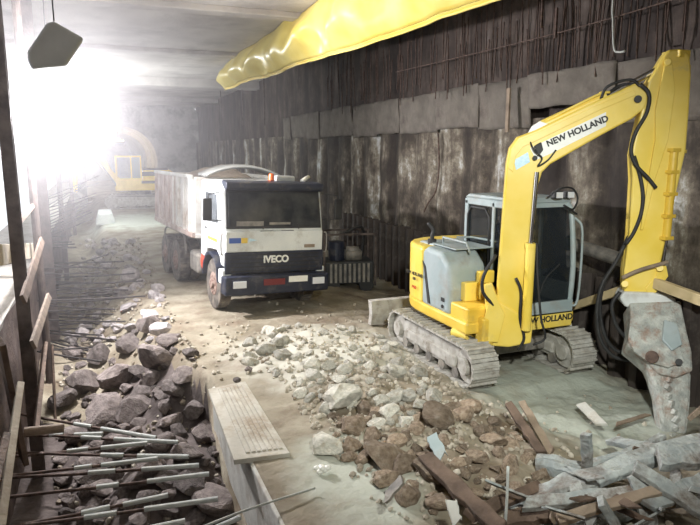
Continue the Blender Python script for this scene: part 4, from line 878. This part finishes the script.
# ------------------------------------------------------------------ broken timber and scrap in the right foreground
def zp(u, v, z): return on(u, v, z=z)
def bent(name, pix, z, w, t, mat, lab, cat):
    P = [zp(u, v, zz) for (u, v), zz in zip(pix, z)]
    o = []; Pn = [P[0] * 2 - P[1]] + P + [P[-1] * 2 - P[-2]]
    for i in range(1, len(Pn) - 2):
        for k in range(5):
            s = k / 5; a, b, c, d = Pn[i - 1:i + 3]; o.append(.5 * ((2 * b) + (c - a) * s + (2 * a - 5 * b + 4 * c - d) * s * s + (3 * b - a - 3 * c + d) * s ** 3))
    o.append(P[-1]); m = MB(); rings = []; sd = random.random() * 90
    for i, p in enumerate(o):
        d = (o[min(i + 1, len(o) - 1)] - o[max(i - 1, 0)]).normalized(); x = d.cross(Vector((0, 0, 1))).normalized(); y = x.cross(d); ww = w / 2 * (1 + .5 * noise.noise(Vector((i * .35, sd, 0)))); tt = t / 2 * (1 + .4 * noise.noise(Vector((i * .35, sd, 9))))
        rings.append([m.bm.verts.new(p + x * ww * a_ + y * tt * b_ + Vector((0, 0, t * .3))) for a_, b_ in ((1, .3), (.75, 1), (.1, .8), (-.6, 1), (-1, .2), (-.8, -1), (.9, -1))])
    for A, B in zip(rings, rings[1:]):
        for k in range(7): m.bm.faces.new((A[k], A[(k + 1) % 7], B[(k + 1) % 7], B[k]))
    m.bm.faces.new(rings[0][::-1]); m.bm.faces.new(rings[-1]); ob = recenter(m.build(name, mat, bev=.008)); tag(ob, lab, cat); return ob
bent('scrap_sheet', [(500, 512), (535, 500), (565, 488), (600, 478), (640, 462), (690, 446), (720, 444)], [.0, .12, .24, .3, .36, .4, .4], .30, .12, woodg, 'long grey crumpled sheet sweeping across the lower right foreground', 'scrap metal')
bent('scrap_sheet', [(545, 530), (590, 512), (640, 500), (720, 490)], [.02, .08, .12, .15], .42, .10, woodg, 'wide battered grey sheet under the fallen boards at the lower right', 'scrap metal')
bent('bent_duct', [(536, 467), (560, 470), (585, 476), (600, 470)], [.1, .12, .1, .15], .20, .16, woodg, 'short grey crushed duct with a dark open end above the long sheet', 'duct')
bent('bent_duct', [(590, 468), (630, 455), (662, 440)], [.2, .25, .3], .10, .10, woodg, 'narrow grey strip running up to the crusher tip', 'strip')
for (u1, v1, z1, u2, v2, z2, w, t, mt, lab) in (
        (636, 468, .62, 716, 520, .35, .15, .07, woodg, 'pale grey board slanting down to the bottom right corner'),
        (637, 476, .55, 652, 535, .1, .15, .06, woodg, 'upright grey board splintered under the slanting board'),
        (674, 446, .55, 676, 486, .3, .1, .05, woodg, 'short vertical grey slat right under the crusher'),
        (586, 432, .75, 588, 476, .15, .11, .05, woodg, 'small grey plate standing upright beside the crushed duct'),
        (600, 500, .5, 625, 540, .1, .14, .06, woodg, 'grey splintered board at the bottom edge left of the upright one'),
        (690, 418, .5, 712, 400, .8, .1, .05, wood, 'brown lath poking up at the right edge of the picture'),
        (655, 458, .55, 712, 456, .55, .24, .1, woodg, 'flat grey board lying level at the right edge beside the slat'),
        (508, 404, .40, 541, 452, .12, .10, .07, woodd, 'brown plank lying steeply in front of the near track, left of the pair'),
        (522, 402, .35, 553, 456, .10, .09, .06, wood, 'brown plank lying steeply in front of the near track, right of the pair'),
        (424, 456, .40, 506, 535, .28, .15, .10, woodd, 'thick dark beam fallen across the brown stones'),
        (384, 500, .3, 402, 480, .5, .10, .03, steel, 'small bent grey strip left of the thick dark beam'),
        (432, 436, .5, 444, 462, .35, .12, .03, greyp, 'small folded grey sheet on top of the brown heap'),
        (450, 498, .5, 458, 525, .3, .09, .03, pale, 'small pale splinter lying on the thick dark beam'),
        (581, 404, .06, 600, 423, .06, .12, .04, concp, 'pale short board lying flat on the slurry in front of the right track'),
        (614, 425, .06, 650, 414, .06, .05, .03, wood, 'thin brown lath lying on the slurry near the crusher'),
        (520, 505, .3, 640, 492, .42, .13, .07, woodg, 'long grey beam lying level below the sweeping sheet'),
        (610, 440, .15, 668, 452, .4, .12, .07, woodg, 'grey beam end resting just left of the crusher tip'),
        (556, 520, .3, 668, 488, .5, .10, .06, wood, 'brown-grey batten crossing the scrap from the bottom edge up to the right'),
        (650, 505, .4, 712, 476, .5, .14, .06, woodg, 'grey board crossing under the slanting board at the right'),
        (575, 486, .4, 596, 530, .2, .12, .05, woodg, 'grey splintered board leaning down across the long sheet'),
        (470, 516, .25, 540, 486, .2, .12, .07, woodd, 'dark damp beam at the left end of the long sheet'),
        (500, 520, .12, 560, 512, .2, .16, .08, woodd, 'dark board at the bottom edge under the long grey sheet')):
    plank(zp(u1, v1, z1), zp(u2, v2, z2), w, t, 'timber_plank' if mt is not steel and mt is not greyp else 'metal_strip', mt, lab, 'plank' if mt not in (steel, greyp) else 'metal strip', R(20), .35)
p0 = zp(505, 530, .12); o = MB().tube([(0, 0, 0), (.005, 0, .3), (0, 0, .62)], .013, 7).build('steel_stake', tape, smooth=True); o.location = p0; tag(o, 'thin pale stake standing upright among the brown stones', 'stake')
for k in range(16):
    u = random.uniform(520, 700); v = random.uniform(455, 522); a = zp(u, v, random.uniform(.25, .5)); an = random.uniform(0, 6.3); L = random.uniform(.15, .45)
    plank(a, a + Vector((L * math.cos(an), L * math.sin(an), random.uniform(-.12, .12))), random.uniform(.03, .09), .02, 'splinter', random.choice((woodg, wood, woodg, woodd)), 'short broken splinter lying on the scrap heap', 'splinter', random.uniform(0, 1.5), .5)['group'] = 'splinters on the scrap heap'
o = None
m = MB(); a = hit(322, 474)
for k in range(7): m.sph(a + Vector((random.uniform(-.06, .06), random.uniform(-.05, .05), .04 + random.uniform(0, .05))), (.04, .03, .03), 2)
tag(recenter(m.build('crumpled_paper', pale, smooth=False)), 'crumpled whitish scrap of paper on the soil by the ribbed slab', 'paper')
a = zp(200, 528, .1); b = zp(315, 488, .1); o = recenter(MB().tube([a, a.lerp(b, .4) + Vector((0, 0, .02)), b], .012, 7).build('thin_rod', tape, smooth=True)); tag(o, 'thin pale rod lying across the near end of the kerb', 'rod')

# ------------------------------------------------------------------ things by the back wall and beyond
def pump():
    root = empty('pump_set', (6.1, 15.3, -.24), (0, 0, R(-12))); tag(root, 'dark wheeled pump set with a slatted cover standing right of the truck', 'pump')
    MB().box((0, 0, .55), (1.3, .9, .6)).build('housing', M('dark_green_black', (.02, .022, .022), (.05, .05, .05), .6, scale=4, bump=.1), root, bev=.04)
    m = MB()
    for k in range(9): m.box((-.5 + k * .125, -.47, .55), (.06, .03, .5))
    m.build('slatted_cover', steel, root); MB().cyl((-.3, -.1, .85), (-.3, -.1, 1.35), .22, n=20).build('filter_drum', blackp, root, bev=.02)
    MB().box((.15, -.1, .98), (.42, .34, .24)).cyl((-.02, -.1, 1.08), (.3, -.1, 1.08), .13).build('wrapped_motor', steel, root, smooth=True); MB().tube([(.4, 0, .9), (.45, -.05, 1.5), (.3, -.2, 1.75), (-.1, -.3, 1.6)], .04, 8).build('suction_pipe', black, root, smooth=True)
    for x in (-.45, .45):
        for y in (-.42, .42): MB().cyl((x, y - .05, .22), (x, y + .05, .22), .2, n=20).build('wheel', black, root, bev=.02)
    m = MB()
    for x in (-.68, .68):
        for y in (-.48, .48): m.box((x, y, .9), (.05, .05, 1.4))
    m.box((0, -.48, 1.58), (1.4, .05, .05)).box((0, .48, 1.58), (1.4, .05, .05)); m.build('frame', postm, root)
pump()
a = Vector((.45, 33.6, .05)); o = MB().prism([(-.45, 0, 0), (.45, 0, 0), (.3, 0, .55), (-.3, 0, .55)], (0, 2.4, 0)).build('concrete_block', conw, bev=.04); o.location = (.25, 33.0, gh(.7, 33) - .05); tag(o, 'white concrete block at the far end of the trench', 'concrete block')
for k, (x, y, L) in enumerate(((7.3, 33, 2.2), (7.2, 38.5, 2.0), (7.3, 28.5, 2.4))):
    o = MB().tube([(0, 0, 0), (0, 0, L)], .035, 7).build('hanging_bar', postm); o.location = (x, y, 7 - L); tag(o, 'dark bar hanging from the ceiling by the far right wall', 'bar', 'bars hanging from the far ceiling')
a = zp(372, 305, 0)

# ------------------------------------------------------------------ daylight through the open left side
w = bpy.data.worlds.new('world'); sc.world = w; w.use_nodes = True; bg = w.node_tree.nodes['Background']; bg.inputs[0].default_value = (.93, .96, 1, 1); bg.inputs[1].default_value = 1.1
vs = sc.view_settings; vs.view_transform = 'Standard'; vs.look = 'None'; vs.gamma = 1; vs.use_curve_mapping = False; vs.exposure = 0.0
cy = sc.cycles; cy.use_denoising = True; cy.max_bounces = 6; cy.diffuse_bounces = 4; cy.volume_bounces = 0; cy.transparent_max_bounces = 8; cy.sample_clamp_indirect = 4; cy.caustics_reflective = False; cy.caustics_refractive = False
